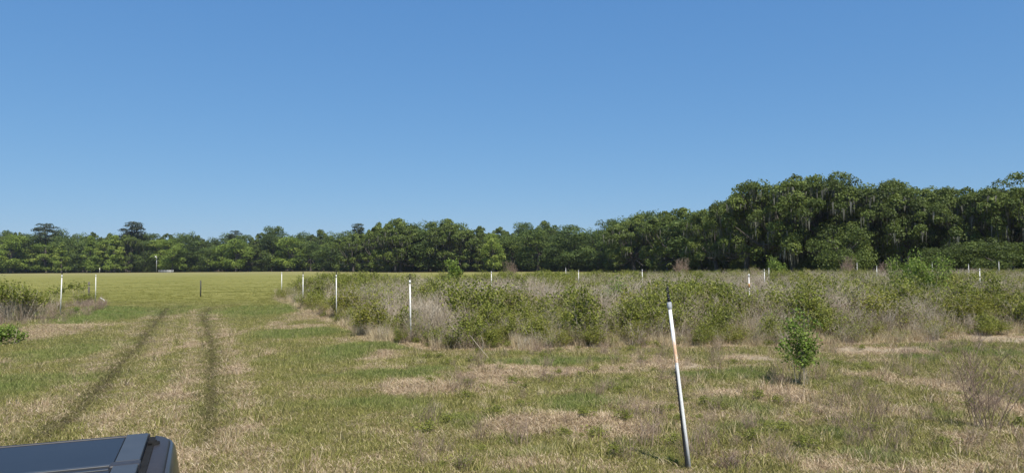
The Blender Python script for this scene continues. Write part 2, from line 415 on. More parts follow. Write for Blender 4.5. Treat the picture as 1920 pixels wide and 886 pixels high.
# ------------------------------------------------------------------ scatter (for what nobody could count)
def scatter(name, pts, rot, scl, idx, sources, attrs, label, cat=None):
    me = bpy.data.meshes.new(name)
    me.vertices.add(len(pts)); me.vertices.foreach_set('co', np.asarray(pts, float).ravel())
    a = me.attributes.new('rot', 'FLOAT_VECTOR', 'POINT'); a.data.foreach_set('vector', np.asarray(rot, float).ravel())
    a = me.attributes.new('scl', 'FLOAT_VECTOR', 'POINT'); a.data.foreach_set('vector', np.asarray(scl, float).ravel())
    a = me.attributes.new('idx', 'INT', 'POINT'); a.data.foreach_set('value', np.asarray(idx, np.int32))
    for k, v in attrs.items():
        a = me.attributes.new(k, 'FLOAT', 'POINT'); a.data.foreach_set('value', np.asarray(v, float))
    o = link(name, me)
    c = bpy.data.collections.new(name + '_sources')
    for k, s in enumerate(sources):
        so = bpy.data.objects.new('%s_source_%02d' % (name, k), s); c.objects.link(so)
    g = bpy.data.node_groups.new(name, 'GeometryNodeTree')
    g.interface.new_socket('Geometry', in_out='INPUT', socket_type='NodeSocketGeometry')
    g.interface.new_socket('Geometry', in_out='OUTPUT', socket_type='NodeSocketGeometry')
    gi = g.nodes.new('NodeGroupInput'); go = g.nodes.new('NodeGroupOutput')
    ci = g.nodes.new('GeometryNodeCollectionInfo'); ci.inputs['Collection'].default_value = c; ci.inputs['Separate Children'].default_value = True; ci.inputs['Reset Children'].default_value = True
    ip = g.nodes.new('GeometryNodeInstanceOnPoints'); ip.inputs['Pick Instance'].default_value = True
    def na(nm, ty):
        n = g.nodes.new('GeometryNodeInputNamedAttribute'); n.data_type = ty; n.inputs['Name'].default_value = nm; return n.outputs['Attribute']
    e2r = g.nodes.new('FunctionNodeEulerToRotation')
    g.links.new(na('rot', 'FLOAT_VECTOR'), e2r.inputs[0])
    m2p = g.nodes.new('GeometryNodeMeshToPoints')
    g.links.new(gi.outputs[0], m2p.inputs['Mesh']); g.links.new(m2p.outputs[0], ip.inputs['Points'])
    g.links.new(ci.outputs[0], ip.inputs['Instance']); g.links.new(na('idx', 'INT'), ip.inputs['Instance Index'])
    g.links.new(e2r.outputs[0], ip.inputs['Rotation']); g.links.new(na('scl', 'FLOAT_VECTOR'), ip.inputs['Scale'])
    g.links.new(ip.outputs[0], go.inputs[0])
    md = o.modifiers.new('scatter', 'NODES'); md.node_group = g
    tag(o, label, cat, kind='stuff')
    return o

# ---- grass tufts
def grass_tuft(seed, n, rad, h0, h1, lean, wdt):
    rg = np.random.default_rng(seed); b = MB()
    a = rg.random(n) * 2 * np.pi; r = rad * np.sqrt(rg.random(n))
    base = np.stack([r * np.cos(a), r * np.sin(a), np.full(n, -.02)], 1)
    h = h0 + (h1 - h0) * rg.random(n)
    th = rg.random(n) * 2 * np.pi; ln = lean * (.3 + rg.random(n))
    d = np.stack([np.cos(th) * ln, np.sin(th) * ln, np.ones(n)], 1); d /= np.linalg.norm(d, axis=1, keepdims=True)
    mid = base + d * h[:, None] * .55
    d2 = d.copy(); d2[:, 2] *= .45; d2 /= np.linalg.norm(d2, axis=1, keepdims=True)
    tip = mid + d2 * h[:, None] * .5
    p = rg.random(n) * 2 * np.pi; w = np.stack([np.cos(p), np.sin(p), np.zeros(n)], 1) * wdt
    v = np.stack([base - w, base + w, mid + w * .8, mid - w * .8, tip], 1).reshape(-1, 3)
    i = np.arange(n)[:, None] * 5
    f = np.concatenate([i + [0, 1, 2], i + [0, 2, 3], i + [3, 2, 4]], 1).reshape(-1, 3)
    b.add(v, f, np.repeat(rg.random(n), 3))
    return b.mesh('grass_tuft', M['grass'])
tufts = [grass_tuft(1, 40, .15, .03, .08, .7, .0033), grass_tuft(2, 40, .15, .025, .065, 1.1, .0033), grass_tuft(3, 34, .13, .04, .11, .6, .0033),
         grass_tuft(4, 60, .17, .03, .085, 1.6, .0028), grass_tuft(5, 60, .18, .03, .09, 2.4, .0028), grass_tuft(6, 22, .08, .10, .22, .45, .0035)]
NG = 185000
d_ = 3.5 + rng.gamma(1.25, 22, NG); d_ = np.where(d_ > 190, 8 + 20 * rng.random(NG), d_)
an = (rng.random(NG) * 2 - 1) * R(41)
x_ = (d_ + 4) * np.tan(an); y_ = d_
_tk = (x_ < -1.4) & (x_ > -6) & (y_ < 6.3); x_ = np.where(_tk, x_ + 6.5, x_)     # none under the truck
st, lu, ru, pa = ground_masks(x_, y_)
br = in_brush(x_, y_); st = np.where(br, .85, st)
rn = rng.random(NG)
is_st = rn < st
idx = np.where(is_st, rng.integers(3, 5, NG), np.where(lu > .5, rng.choice([0, 2, 2], NG), rng.integers(0, 2, NG)))
tall = (rng.random(NG) < .018 + .05 * sstep(0, 8, x_)) & (ru < .3) & (pa < .3); idx = np.where(tall & (rng.random(NG) < .6), 5, idx)
s_ = (.75 + .6 * rng.random(NG)) * (1 + d_ / 80)
scl = np.stack([s_, s_, s_ * (1 - .35 * ru) * (1 - .4 * pa)], 1)
rot = np.stack([(rng.random(NG) - .5) * .3, (rng.random(NG) - .5) * .3, rng.random(NG) * 6.283], 1)
kp = rng.random(NG) > patches(x_, y_, SAND, 61) * .9
x_, y_, rot, scl, idx, st, lu, ru, pa, rn = [q[kp] for q in (x_, y_, rot, scl, idx, st, lu, ru, pa, rn)]
scatter('grass', np.stack([x_, y_, gz(x_, y_)], 1), rot, scl, idx, tufts, dict(straw=st, lush=lu, rut=ru, pasture=pa, rnd=rn),
        'short patchy grass and straw covering the near field')

# ---- brush plants
def stem_curve(rg, base, L, lean, seg=4, bend=.25):
    th = rg.random() * 6.283
    d = np.array([math.cos(th) * lean, math.sin(th) * lean, 1.0]); d /= np.linalg.norm(d)
    pts = [np.array(base, float)]
    for k in range(seg):
        pts.append(pts[-1] + d * L / seg)
        d = d + rg.normal(size=3) * bend * .5; d[2] = max(d[2], .05); d /= np.linalg.norm(d)
    return np.array(pts)
def plant(seed, h, r, n, lean=.35, thick=.007, twigs=5, twigL=.35, leaf_n=0, leaf=.05, leaf_lo=.3, leaf_mat='shrub', stem_mat='twig', bend=.3, clump=0.0, k=3):
    """stems mesh and leaf mesh of one plant; leaf_lo is the height fraction from which leaves grow"""
    rg = np.random.default_rng(seed); S = MB(); Lf = MB(); tips = []
    for i in range(n):
        a = rg.random() * 6.283; rr = r * .55 * math.sqrt(rg.random())
        H = h * (.55 + .45 * rg.random())
        c = stem_curve(rg, (rr * math.cos(a), rr * math.sin(a), -.05), H, lean * rg.random() * 1.6, 4, bend)
        t = rg.random(); S.tube(c, np.linspace(thick, thick * .35, 5), k, t, cap=False)
        for j in range(twigs):
            q = .25 + .75 * rg.random(); u = q * 4; i0 = min(int(u), 3); p = c[i0] + (c[i0 + 1] - c[i0]) * (u - i0)
            cc = stem_curve(rg, p, twigL * (.5 + rg.random()) * (1.15 - q * .6), 1.1, 2, .5)
            S.tube(cc, np.linspace(thick * .45, thick * .22, 3), 3, t * .7 + .3 * rg.random(), cap=False)
            tips.append(cc[1]); tips.append(cc[2])
        tips.append(c[3]); tips.append(c[4])
    out = [('stems', S.mesh('stems', M[stem_mat]))]
    if leaf_n:
        tp = np.array(tips); tp = tp[tp[:, 2] > h * leaf_lo]
        if len(tp) == 0: tp = np.array(tips)
        ct = rg.random(len(tp)) * .5 + .25
        q = rg.integers(0, len(tp), leaf_n)
        if clump > 0: q = q[rg.random(len(q)) < .25 + .75 * (vnoise(tp[q, 0] * 3 + 7, tp[q, 2] * 3 + tp[q, 1] * 2, seed) > clump)]
        c = tp[q] + rg.normal(size=(len(q), 3)) * twigL * .28
        nr = rg.normal(size=(len(q), 3)) * .8 + np.array([0, 0, .7]); nr /= np.linalg.norm(nr, axis=1, keepdims=True)
        Lf.leaves(c, nr, leaf, np.clip(ct[q] + rg.normal(size=len(q)) * .2, 0, 1), rg)
        out.append(('foliage', Lf.mesh('foliage', M[leaf_mat])))
    return out
def joined(parts, name):
    """one mesh with two material slots from the parts of a plant"""
    if len(parts) == 1: return parts[0][1]
    vs = []; fs = []; ts = []; mi = []; n = 0; mats = []
    for k, (_, me) in enumerate(parts):
        v = np.empty(len(me.vertices) * 3); me.vertices.foreach_get('co', v); f = np.empty(len(me.loops), dtype=np.int32); me.loops.foreach_get('vertex_index', f)
        t = np.empty(len(me.polygons), dtype=np.float32); me.attributes['tint'].data.foreach_get('value', t)
        vs.append(v.reshape(-1, 3)); fs.append(f.reshape(-1, 3) + n); ts.append(t); mi.append(np.full(len(t), k, dtype=np.int32)); n += len(me.vertices); mats.append(me.materials[0])
    b = MB(); b.v = vs; b.f = fs; b.t = ts
    me = b.mesh(name, mats[0])
    for m_ in mats[1:]: me.materials.append(m_)
    me.polygons.foreach_set('material_index', np.concatenate(mi))
    return me
def tallgrass(seed, n, rad, h0, h1, lean, wdt, mat='tan'):
    me = grass_tuft(seed, n, rad, h0, h1, lean, wdt); me.materials.clear(); me.materials.append(M[mat]); return me

BR = []
for s in range(4): BR.append(joined(plant(100 + s, 1.55, .75, 20, .32, .0105, 5, .40), 'dry_weeds'))                                                     # 0-3 grey twigs
for s in range(3): BR.append(joined(plant(110 + s, 1.5, .75, 18, .35, .0095, 5, .38, 420, .060, .35, 'shrub'), 'mixed_weeds'))                          # 4-6 sparse leaves
for s in range(3): BR.append(joined(plant(120 + s, 1.55, .8, 15, .32, .009, 7, .34, 1900, .075, .20, 'shrub', clump=.3), 'green_weeds'))             # 7-9 green
for s in range(3): BR.append(joined(plant(130 + s, 1.35, .85, 15, .36, .008, 7, .34, 2000, .068, .16, 'yellowgreen', clump=.3), 'yellow_weeds'))      # 10-12 yellow green
for s in range(3): BR.append(tallgrass(140 + s, 130, .45, .35, .85, .45, .006, 'tan'))                                                                   # 13-15 tan grass
for s in range(2): BR.append(joined(plant(150 + s, 1.3, .6, 24, .30, .007, 5, .30, stem_mat='brown'), 'brown_weeds'))                                # 16-17
for s in range(2): BR.append(tallgrass(160 + s, 150, .5, .15, .45, 2.2, .006, 'tan'))                                                                    # 18-19 flattened straw
for s in range(2): BR.append(joined(plant(170 + s, .55, .45, 14, .6, .005, 4, .18, 500, .05, .1, 'shrub'), 'low_weeds'))                              # 20-21 low green
def brush_points():
    P_ = []; I = []; S = []
    n = 21000
    # density falls with distance: sample depth with a bias to the front
    yy = 18 + 92 * rng.random(n) ** 1.55
    xx = np.tan((rng.random(n) * 1.72 - .72) * R(40)) * yy
    ok = in_brush(xx, yy, .25); xx, yy = xx[ok], yy[ok]
    front = np.minimum(yy - yfront(xx), (xx - xleft(yy)) * .8)
    px = 960 + F * xx / yy
    n1 = fbm(xx * .30, yy * .16, 401); n2 = fbm(xx * .75, yy * .5, 402); n3 = fbm(xx * .2, yy * .2, 403)
    rt = sstep(1150, 1450, px)
    for i in range(len(xx)):
        q = random.random(); fr = front[i]; x, y = xx[i], yy[i]
        g_lvl = (n1[i] - .5) * 1.6 + (n2[i] - .5) * 1.0
        if fr < 1.6:
            if q < .45: k = random.choice([18, 19, 18, 13, 14])
            elif q < .60: k = random.choice([13, 14, 15])
            elif q < .75: k = random.choice([20, 21])
            elif q < .9: k = random.choice([0, 1, 16, 4])
            else: k = random.choice([7, 10, 4])
            s = (.45 + .35 * random.random()) * (.6 + fr * .3)
        else:
            pg = -.09 + g_lvl * 1.25 + rt[i] * (-.16 if fr > 13 else .12) + (.18 if y > yback(x) - 22 and px[i] < 1300 else 0)
            if q < pg:
                yl = rt[i] * .45 + (n3[i] - .5) * 1.2 + .22
                k = random.choice([10, 11, 12]) if random.random() < yl else random.choice([7, 8, 9])
            elif q < pg + .26: k = random.choice([4, 5, 6])
            elif q < pg + .46 - .12 * rt[i]: k = random.choice([13, 14, 15])
            elif q < pg + .58: k = random.choice([16, 17])
            else: k = random.choice([0, 1, 2, 3])
            s = .72 + .5 * random.random()
            s *= .72 + .28 * min(1, (fr - 1) / 2.5)
            if k in (13, 14, 15): s *= 1.35
            s *= (.90 + .60 * (n2[i] - .5) * 2)
        s = min(s, 1.22)
        P_.append((x, y)); I.append(k); S.append(s)
    # fill of tan grass so the soil does not show between the stems
    return np.array(P_), np.array(I), np.array(S)
bp, bi, bs = brush_points()
nb = len(bp)
for nm, lo_, lab in (('dry_undergrowth', (0, 1, 2, 3, 16, 17), 'tangle of grey brown leafless weeds filling the overgrown field'),
                     ('green_undergrowth', (4, 5, 6, 7, 8, 9, 10, 11, 12, 20, 21), 'leafy green and yellow green weeds growing through the overgrown field'),
                     ('dry_grass', (13, 14, 15, 18, 19), 'tan dry grass standing and lying among the weeds')):
    sel = np.isin(bi, lo_); n_ = sel.sum(); lut = {k: j for j, k in enumerate(lo_)}
    pp = bp[sel]; ss = bs[sel]
    scatter(nm, np.stack([pp[:, 0], pp[:, 1], gz(pp[:, 0], pp[:, 1])], 1), np.stack([(rng.random(n_) - .5) * .2, (rng.random(n_) - .5) * .2, rng.random(n_) * 6.283], 1),
            np.stack([ss, ss, ss * (.9 + .2 * rng.random(n_))], 1), [lut[k] for k in bi[sel]], [BR[k] for k in lo_], {}, lab)
# loose straw piles and weeds on the mown strip and the mounds
SP = []
for (cx, cy, rx, ry, amp) in STRAW[:34]:
    n_ = int(min(90, max(8, rx * ry * 9 * amp)))
    a = rng.random(n_) * 6.283; q = np.sqrt(rng.random(n_)) * .95
    for x, y in zip(cx + rx * q * np.cos(a), cy + ry * q * np.sin(a)): SP.append((x, y, random.choice([0, 1]), .35 + .35 * random.random()))
for k in range(150):     # dry growth round the left clump
    u_ = random.uniform(-60, 200); x, y = P(u_, random.uniform(573, 636 - .26 * max(u_, 0))); SP.append((x, y, random.choice([4, 4, 2, 0]), random.uniform(.35, .75)))
for k in range(420):
    y = 9 + 14 * random.random(); x = math.tan(R(-8 + 46 * random.random())) * y
    if y > yfront(x): continue
    SP.append((x, y, random.choice([2, 3, 4]), .18 + .35 * random.random()))
SP = np.array(SP)
straw_src = [tallgrass(180, 150, .5, .08, .26, 2.4, .0045), tallgrass(181, 150, .5, .08, .24, 3.0, .0045), tallgrass(182, 40, .25, .3, .7, .5, .005), BR[20], BR[16]]
scatter('straw', np.stack([SP[:, 0], SP[:, 1], gz(SP[:, 0], SP[:, 1])], 1), np.stack([(rng.random(len(SP)) - .5) * .25, (rng.random(len(SP)) - .5) * .25, rng.random(len(SP)) * 6.283], 1),
        np.stack([SP[:, 3], SP[:, 3], SP[:, 3] * .8], 1), SP[:, 2].astype(int), straw_src, {}, 'matted tufts of pale straw lying on the mown strip')

# ------------------------------------------------------------------ shrubs one can pick out
def shrub(name, parts, label, px, d, sc=1.0, group=None, xy=None, cat='shrub'):
    x, y = (PD(px, d), d) if xy is None else xy
    o = thing(name, label, cat, (x, y, gz1(x, y) - .02), random.random() * 6.28, group, sc)
    for nm, me in parts: link(nm, me, o)
    return o
pr = plant(231, 1.80, .42, 12, .22, .008, 10, .22, 2100, .062, .26, 'bright', 'twig', .34, clump=.42, k=4)
x, y = P(1505, 722); shrub('young_shrub', pr, 'small upright shrub with bright green leaves standing alone on the mown strip', 0, 0, xy=(x, y))
bare = plant(202, 1.45, .34, 18, .40, .0065, 22, .30, stem_mat='brown', bend=.36, k=4)
x, y = P(1850, 808); shrub('bare_shrub', bare, 'leafless grey brown shrub with spreading twigs in the right foreground', 0, 0, (1.0, 1.0, 1.18), xy=(x, y))
lowtw = plant(203, .28, .30, 34, .9, .007, 7, .12, stem_mat='brown', bend=.4)
x, y = P(1382, 880); shrub('dead_twig_clump', lowtw, 'low clump of dead grey twigs at the bottom, right of the leaning riser', 0, 0, xy=(x, y))
spr = plant(204, .2, .12, 5, .5, .004, 3, .08, 70, .09, .1, 'shrub')
x, y = P(1906, 800); shrub('leafy_sprout', spr, 'tiny dark leafed sprout on the bare ground beside the leafless shrub', 0, 0, xy=(x, y))
G1 = plant(205, 1.9, .75, 14, .35, .011, 8, .38, 2200, .085, .25, 'shrub', clump=.3)
G2 = plant(206, 1.9, .8, 16, .35, .010, 8, .40, 2600, .085, .30, 'bright', clump=.25)
G3 = plant(207, 1.7, .9, 14, .45, .010, 8, .42, 2400, .08, .3, 'yellowgreen', clump=.25)
G4 = plant(208, 3.1, 1.15, 22, .24, .014, 10, .50, 4200, .10, .30, 'bright', clump=.42)
G5 = plant(209, 1.15, .8, 12, .6, .010, 8, .32, 1300, .07, .2, 'shrub', clump=.35)
D1 = plant(210, 3.6, 1.5, 60, .22, .020, 12, .70, stem_mat='brown', bend=.2)
T1 = plant(211, 3.5, .55, 7, .12, .016, 10, .40, 1300, .16, .45, 'bright')
T2 = plant(212, 3.6, 1.6, 16, .25, .02, 10, .7, 2600, .20, .3, 'bright')
shrub('green_shrub', G1, 'dark green narrow shrub at the front of the brush below the centre', 1085, 23.0, .95)
shrub('leafy_shrub', G5, 'low sprawling leafy shrub right of the tall white riser in the brush front', 856, 22.3, 1.0)
shrub('round_shrub', G2, 'round bright green shrub in the middle of the brush', 1140, 33, (.95, .95, 1.02))
shrub('yellow_green_shrub', G3, 'yellow green shrub beside the third riser along the lane', 657, 35, 1.0)
shrub('green_shrub', G1, 'green shrub between the second and third risers along the lane', 600, 44, .9)
shrub('green_shrub', G5, 'small green shrub at the foot of the second riser along the lane', 575, 43, 1.0)
shrub('tall_shrub', G4, 'tall feathery green shrub rising above the brush on the right', 1735, 35, (.85, .85, 1.02))
shrub('tall_shrub', G4, 'tall green shrub just left of the feathery one, above the brush', 1697, 38, (.7, .7, 1.02))
shrub('sapling', T1, 'slim bright green sapling above the brush against the far woods', 852, 74, (1, 1, .95), cat='sapling')
shrub('bright_shrub', T2, 'round lime green shrub in front of the dark oaks', 1457, 98, (.8, .8, 1.02))
for px, d, s, lab in ((1591, 92, (.75, .75, 1.0), 'tall brown dead shrub in front of the oaks, the largest of the brown ones'), (957, 105, (.75, .75, .93), 'brown dead shrub before the woods, left of centre'),
                      (1278, 112, (1.1, 1.1, 1.02), 'brown dead shrub before the woods, right of centre'), (1657, 80, (.5, .5, .80), 'short brown dead shrub left of the tall feathery green shrub'),
                      (1415, 90, (.6, .6, .62), 'low brown dead shrub below the lime green shrub')):
    shrub('dead_shrub', D1, lab, px, d, s, 'brown dead shrubs')
for px, d, s, k, lab in ((700, 26.5, .85, 3, 'dark green shrub behind the straw mound left of the tall riser'), (930, 27, .8, 1, 'green shrub among grey stems left of the dark narrow one'),
                      (1020, 25.5, .75, 1, 'smaller green shrub directly left of the dark narrow shrub'), (1290, 30, .9, 3, 'yellow green shrub behind the top of the leaning riser'),
                      (1250, 33, 1.0, 2, 'bright shrub top right behind the leaning riser cap'), (1560, 33, .85, 3, 'yellow green shrub above the lone young shrub'),
                      (1510, 44, 1.0, 3, 'green yellow shrub far behind the lone young shrub'), (1800, 27, .85, 3, 'yellow green shrub left of the last riser on the right'),
                      (1890, 27, .85, 3, 'yellow green shrub at the right edge of the brush'), (1860, 34, 1.0, 1, 'green shrub behind the last riser on the right'),
                      (975, 45, 1.0, 1, 'green shrub far back left of the centre risers'), (840, 62, .95, 2, 'bright low shrub below the slim sapling'),
                      (760, 58, .95, 1, 'green shrub behind the black cap of the tall riser'), (1380, 26, .8, 3, 'yellow green shrub at the brush front left of the rusty capped riser')):
    shrub('brush_shrub', {1: G1, 2: G2, 3: G3}[k], lab, px, d, s, 'leafy shrubs in the overgrown field')
# left hand clump of grey shrubs
GL = plant(220, 1.75, 1.1, 64, .38, .011, 9, .42, 1300, .10, .58, 'shrub', clump=.35)
GS = plant(221, 1.5, .45, 10, .25, .010, 7, .34, 240, .10, .7, 'shrub')
GB = plant(222, .7, .6, 14, .6, .007, 6, .22, 1200, .07, .1, 'bright')
for px, py, s, lab in ((-10, 606, 1.05, 'grey twiggy shrub cut off by the left edge'), (32, 600, 1.0, 'largest grey twiggy shrub with green tops, left of the lane'), (-45, 590, 1.1, 'grey shrub beyond the left edge clump'),
                       (62, 598, .85, 'grey brown twiggy shrub facing the lane at the left clump'), (8, 580, 1.0, 'green topped shrub at the back of the left clump')):
    x, y = P(px, py); shrub('twiggy_shrub', GL, lab, 0, 0, s, 'twiggy shrubs left of the lane', xy=(x, y))
x, y = P(104, 588); shrub('thin_shrub', GS, 'thin shrub with a green top behind the first riser', 0, 0, .95, xy=(x, y))
x, y = P(148, 572); shrub('thin_shrub', GS, 'thin sparse shrub beside the dark wooden post', 0, 0, (1.5, 1.5, 1.1), xy=(x, y))
x, y = P(160, 574); shrub('twiggy_shrub', GL, 'low heap of grey twigs on the mound by the wooden post', 0, 0, (.8, .8, .5), xy=(x, y))
x, y = P(12, 645); shrub('low_green_bush', GB, 'low bright green bush at the left edge in front of the straw mound', 0, 0, 1.1, xy=(x, y))
x, y = P(138, 590); shrub('low_green_bush', GB, 'small green bush on the ground right of the first riser', 0, 0, .55, xy=(x, y))
x, y = P(590, 558); shrub('twiggy_shrub', GL, 'pale grey twiggy shrub at the lane end of the brush', 0, 0, (.9, .9, .75), xy=(x, y))
# a bare fallen branch leaning in the brush front
B = MB(); rg = np.random.default_rng(5)
B.tube([(0, 0, 0), (-.2, .2, .2), (-.4, .35, .42), (-.55, .5, .6)], [.011, .010, .008, .005], 5)
B.tube([(-.2, .2, .2), (-.18, .3, .42), (-.25, .35, .6)], [.008, .006, .003], 4)
x, y = P(918, 672); tag(link('fallen_branch', B.mesh('fallen_branch', M['twig']), None, (x, y, gz1(x, y)), 0), 'bare grey branch leaning out of the brush front', 'branch')

# ------------------------------------------------------------------ white irrigation risers
def pvc_mat():
    m, t, b, o = new_mat('white_pvc_pipe')
    tc = N(t, 'ShaderNodeTexCoord'); n = noise(t, 9, 5, .65, tc.outputs['Object'])
    oi = N(t, 'ShaderNodeObjectInfo')
    c = ramp(t, n, [(.35, (.46, .43, .36)), (.5, (.66, .65, .60)), (.8, (.76, .755, .72))])
    t.links.new(c, b.inputs['Base Color']); b.inputs['Roughness'].default_value = .4
    return m
M['pvc'] = pvc_mat()
def near_pvc_mat():
    m, t, b, o = new_mat('stained_pvc_pipe')
    tc = N(t, 'ShaderNodeTexCoord'); sp = N(t, 'ShaderNodeSeparateXYZ'); t.links.new(tc.outputs['Object'], sp.inputs[0])
    n = noise(t, 14, 6, .7, tc.outputs['Object']); n2 = noise(t, 60, 4, .6, tc.outputs['Object'])
    c = ramp(t, n2, [(.3, (.66, .65, .61)), (.6, (.83, .83, .81))])
    z = math_(t, 'ADD', sp.outputs['Z'], math_(t, 'MULTIPLY', math_(t, 'SUBTRACT', n, .5), .35))
    band = ramp(t, math_(t, 'MULTIPLY', z, .4), [(.50, (0, 0, 0)), (.52, (1, 1, 1)), (.61, (1, 1, 1)), (.63, (0, 0, 0))])
    rust = ramp(t, n, [(.38, (.80, .74, .62)), (.47, (.72, .46, .26)), (.60, (.62, .33, .17))])
    c = mix(t, math_(t, 'MULTIPLY', band, .9), c, rust)
    low = ramp(t, math_(t, 'MULTIPLY', z, .4), [(.0, (1, 1, 1)), (.14, (0, 0, 0))])
    c = mix(t, math_(t, 'MULTIPLY', low, .45), c, (.38, .33, .25))
    t.links.new(c, b.inputs['Base Color']); b.inputs['Roughness'].default_value = .35
    return m
M['pvc_near'] = near_pvc_mat()
def plain(name, col, rough=.5, metal=0.0, var=.25, scale=12, spec=.5, coat=0.0):
    m, t, b, o = new_mat(name)
    tc = N(t, 'ShaderNodeTexCoord'); n = noise(t, scale, 5, .6, tc.outputs['Object'])
    lo = tuple(c * (1 - var) for c in col); hi = tuple(min(1, c * (1 + var)) for c in col)
    t.links.new(ramp(t, n, [(.3, lo), (.7, hi)]), b.inputs['Base Color'])
    b.inputs['Roughness'].default_value = rough; b.inputs['Metallic'].default_value = metal; b.inputs['Specular IOR Level'].default_value = spec
    b.inputs['Coat Weight'].default_value = coat
    return m
M['black'] = plain('black_plastic', (.018, .018, .018), .35)
M['grey'] = plain('grey_fitting', (.45, .46, .47), .4)
M['steel'] = plain('dark_steel_post', (.045, .042, .038), .7)
M['gal'] = plain('galvanised_metal', (.42, .42, .41), .45, .3)
M['orange'] = plain('orange_sticker', (.55, .22, .05), .6)

def cyl(b, r, z0, z1, k=14, r2=None, x=0, y=0):
    b.tube([(x, y, z0), (x, y, z1)], [r, r if r2 is None else r2], k)
def riser_meshes(r=.03, H=2.1):
    r *= .82
    p = MB(); cyl(p, r, -.15, H - .14, 10); pipe = p.mesh('pipe', M['pvc'], False)
    c = MB(); cyl(c, r * 1.15, H - .16, H - .05, 10); coup = c.mesh('coupling', M['pvc'])
    s = MB(); cyl(s, r * .7, H - .05, H + .02, 8); cyl(s, r * 1.1, H + .02, H + .05, 8); cyl(s, .007, H + .05, H + .12, 6)
    s.tube([(.03, 0, H + .04), (.03, 0, H + .13), (0, 0, H + .14), (-.03, 0, H + .13), (-.03, 0, H + .04)], .006, 5); cyl(s, r * .6, H + .12, H + .16, 8)
    return [('pipe', pipe), ('coupling', coup), ('sprinkler_head', s.mesh('sprinkler_head', M['black']))]
RM = riser_meshes()
GR = 'white irrigation risers'
def riser(label, px, py=None, d=None, top=None, lean=(0, 0), head=True, thick=1.0):
    x, y = P(px, py) if py is not None else (PD(px, d), d)
    o = thing('irrigation_riser', label, 'pipe riser', (x, y, gz1(x, y)), 0, GR)
    for nm, me in RM:
        if nm == 'sprinkler_head' and not head: continue
        c = link(nm, me, o)
    h = HZ(px, top, y) - gz1(x, y) if top else 2.1
    o.scale = (thick, thick, h / 2.1)
    o.rotation_euler = (lean[0], lean[1], random.random())
    o.rotation_mode = 'XYZ'
    return o
riser('white riser with black sprinkler cap by the grey shrubs left of the lane', 113, 592, top=513.5, lean=(0, R(1.2)), thick=1.1)
riser('bare white riser by the wooden post left of the lane', 179, 567, top=513.5, head=False, thick=1.1)
riser('white riser standing farthest down the lane at the brush corner', 528, 553, top=509, head=False, thick=1.25)
riser('white riser second from the far end of the lane', 568, 576, top=513, thick=1.1)
riser('white riser third from the far end, beside the yellow green shrub', 631, 600, top=513, lean=(0, R(-.6)))
riser('tall white riser with black cap at the front corner of the brush', 770.5, 647, top=522, lean=(0, R(-1.0)), thick=1.0)
for px, d, top, lab, hd in ((921, 48, 507, 'white riser in the brush, first one right of the front corner riser', 0), (1061, 88, 501, 'thin white riser farthest away near the centre', 1),
                        (1085, 56, 505, 'white riser left of the round bright green shrub', 0), (1204, 56, 503.5, 'white riser in the brush left of the leaning near riser', 0),
                        (1404, 30, 511, 'white riser with a faint orange stain in the middle right brush', 0), (1433, 52, 503, 'white riser just right of the orange stained one', 0),
                        (1441.5, 78, 501, 'short looking white riser below the lime green shrub', 0), (1607, 98, 491.5, 'far white riser beside the tall brown dead shrub', 0),
                        (1643.5, 66, 497.5, 'white riser left of the tall feathery shrub', 0), (1816, 84, 494, 'far white riser left of the last riser on the right', 0),
                        (1836.5, 42, 501.5, 'white riser nearest the right edge of the picture', 0), (1748, 100, 489.5, 'distant white riser tip behind the tall feathery shrub', 0),
                        (1873, 104, 489, 'distant white riser tip near the right edge', 0)):
    o = riser(lab, px, None, d, top, lean=(0, R(random.uniform(-.6, .6))), head=bool(hd), thick=max(.95, d / 85))
    if px == 1404:
        s = MB(); s.tube([(0, 0, 1.50), (0, 0, 1.66)], .0335, 10); link('orange_stain', s.mesh('orange_stain', M['orange']), o)

# the near, leaning riser
bx, by = P(1293, 880)
base = Vector((bx, by, gz1(bx, by)))
# its top (end of the white coupling) leans left and a little away
tv = ray(1254.5, 566); tdep = by + .12; tt = tdep / tv.y
top = Vector((tv.x * tt, tdep, CAM_H + tv.z * tt))
ax = (top - base); L = ax.length
o = thing('leaning_irrigation_riser', 'near white riser pipe leaning left, stained orange, with black sprinkler on top', 'pipe riser', base, 0, GR)
o.rotation_euler = ax.to_track_quat('Z', 'Y').to_euler()
p = MB(); p.tube([(0, 0, -.2), (0, 0, L * .3), (0, 0, L * .62), (0, 0, L - .06)], [.0235, .0225, .0213, .0205], 20); link('pipe', p.mesh('pipe', M['pvc_near'], True), o)
c = MB(); c.tube([(0, 0, L - .085), (0, 0, L - .075), (0, 0, L - .005), (0, 0, L + .0)], [.024, .029, .029, .026], 20); link('coupling', c.mesh('coupling', M['grey'], False), o)
s = MB()
cyl(s, .020, L, L + .03, 12); cyl(s, .027, L + .03, L + .042, 12); cyl(s, .016, L + .042, L + .07, 10)
cyl(s, .009, L + .07, L + .10, 8); cyl(s, .022, L + .155, L + .17, 12); cyl(s, .014, L + .17, L + .20, 10, .006)
for sx in (-1, 1): s.tube([(.022 * sx, 0, L + .035), (.030 * sx, 0, L + .07), (.030 * sx, 0, L + .13), (.016 * sx, 0, L + .16)], .0055, 6)
s.tube([(0, 0, L + .10), (0.004, .012, L + .13), (0, 0, L + .155)], .006, 6)
link('sprinkler_head', s.mesh('sprinkler_head', M['black'], False), o)
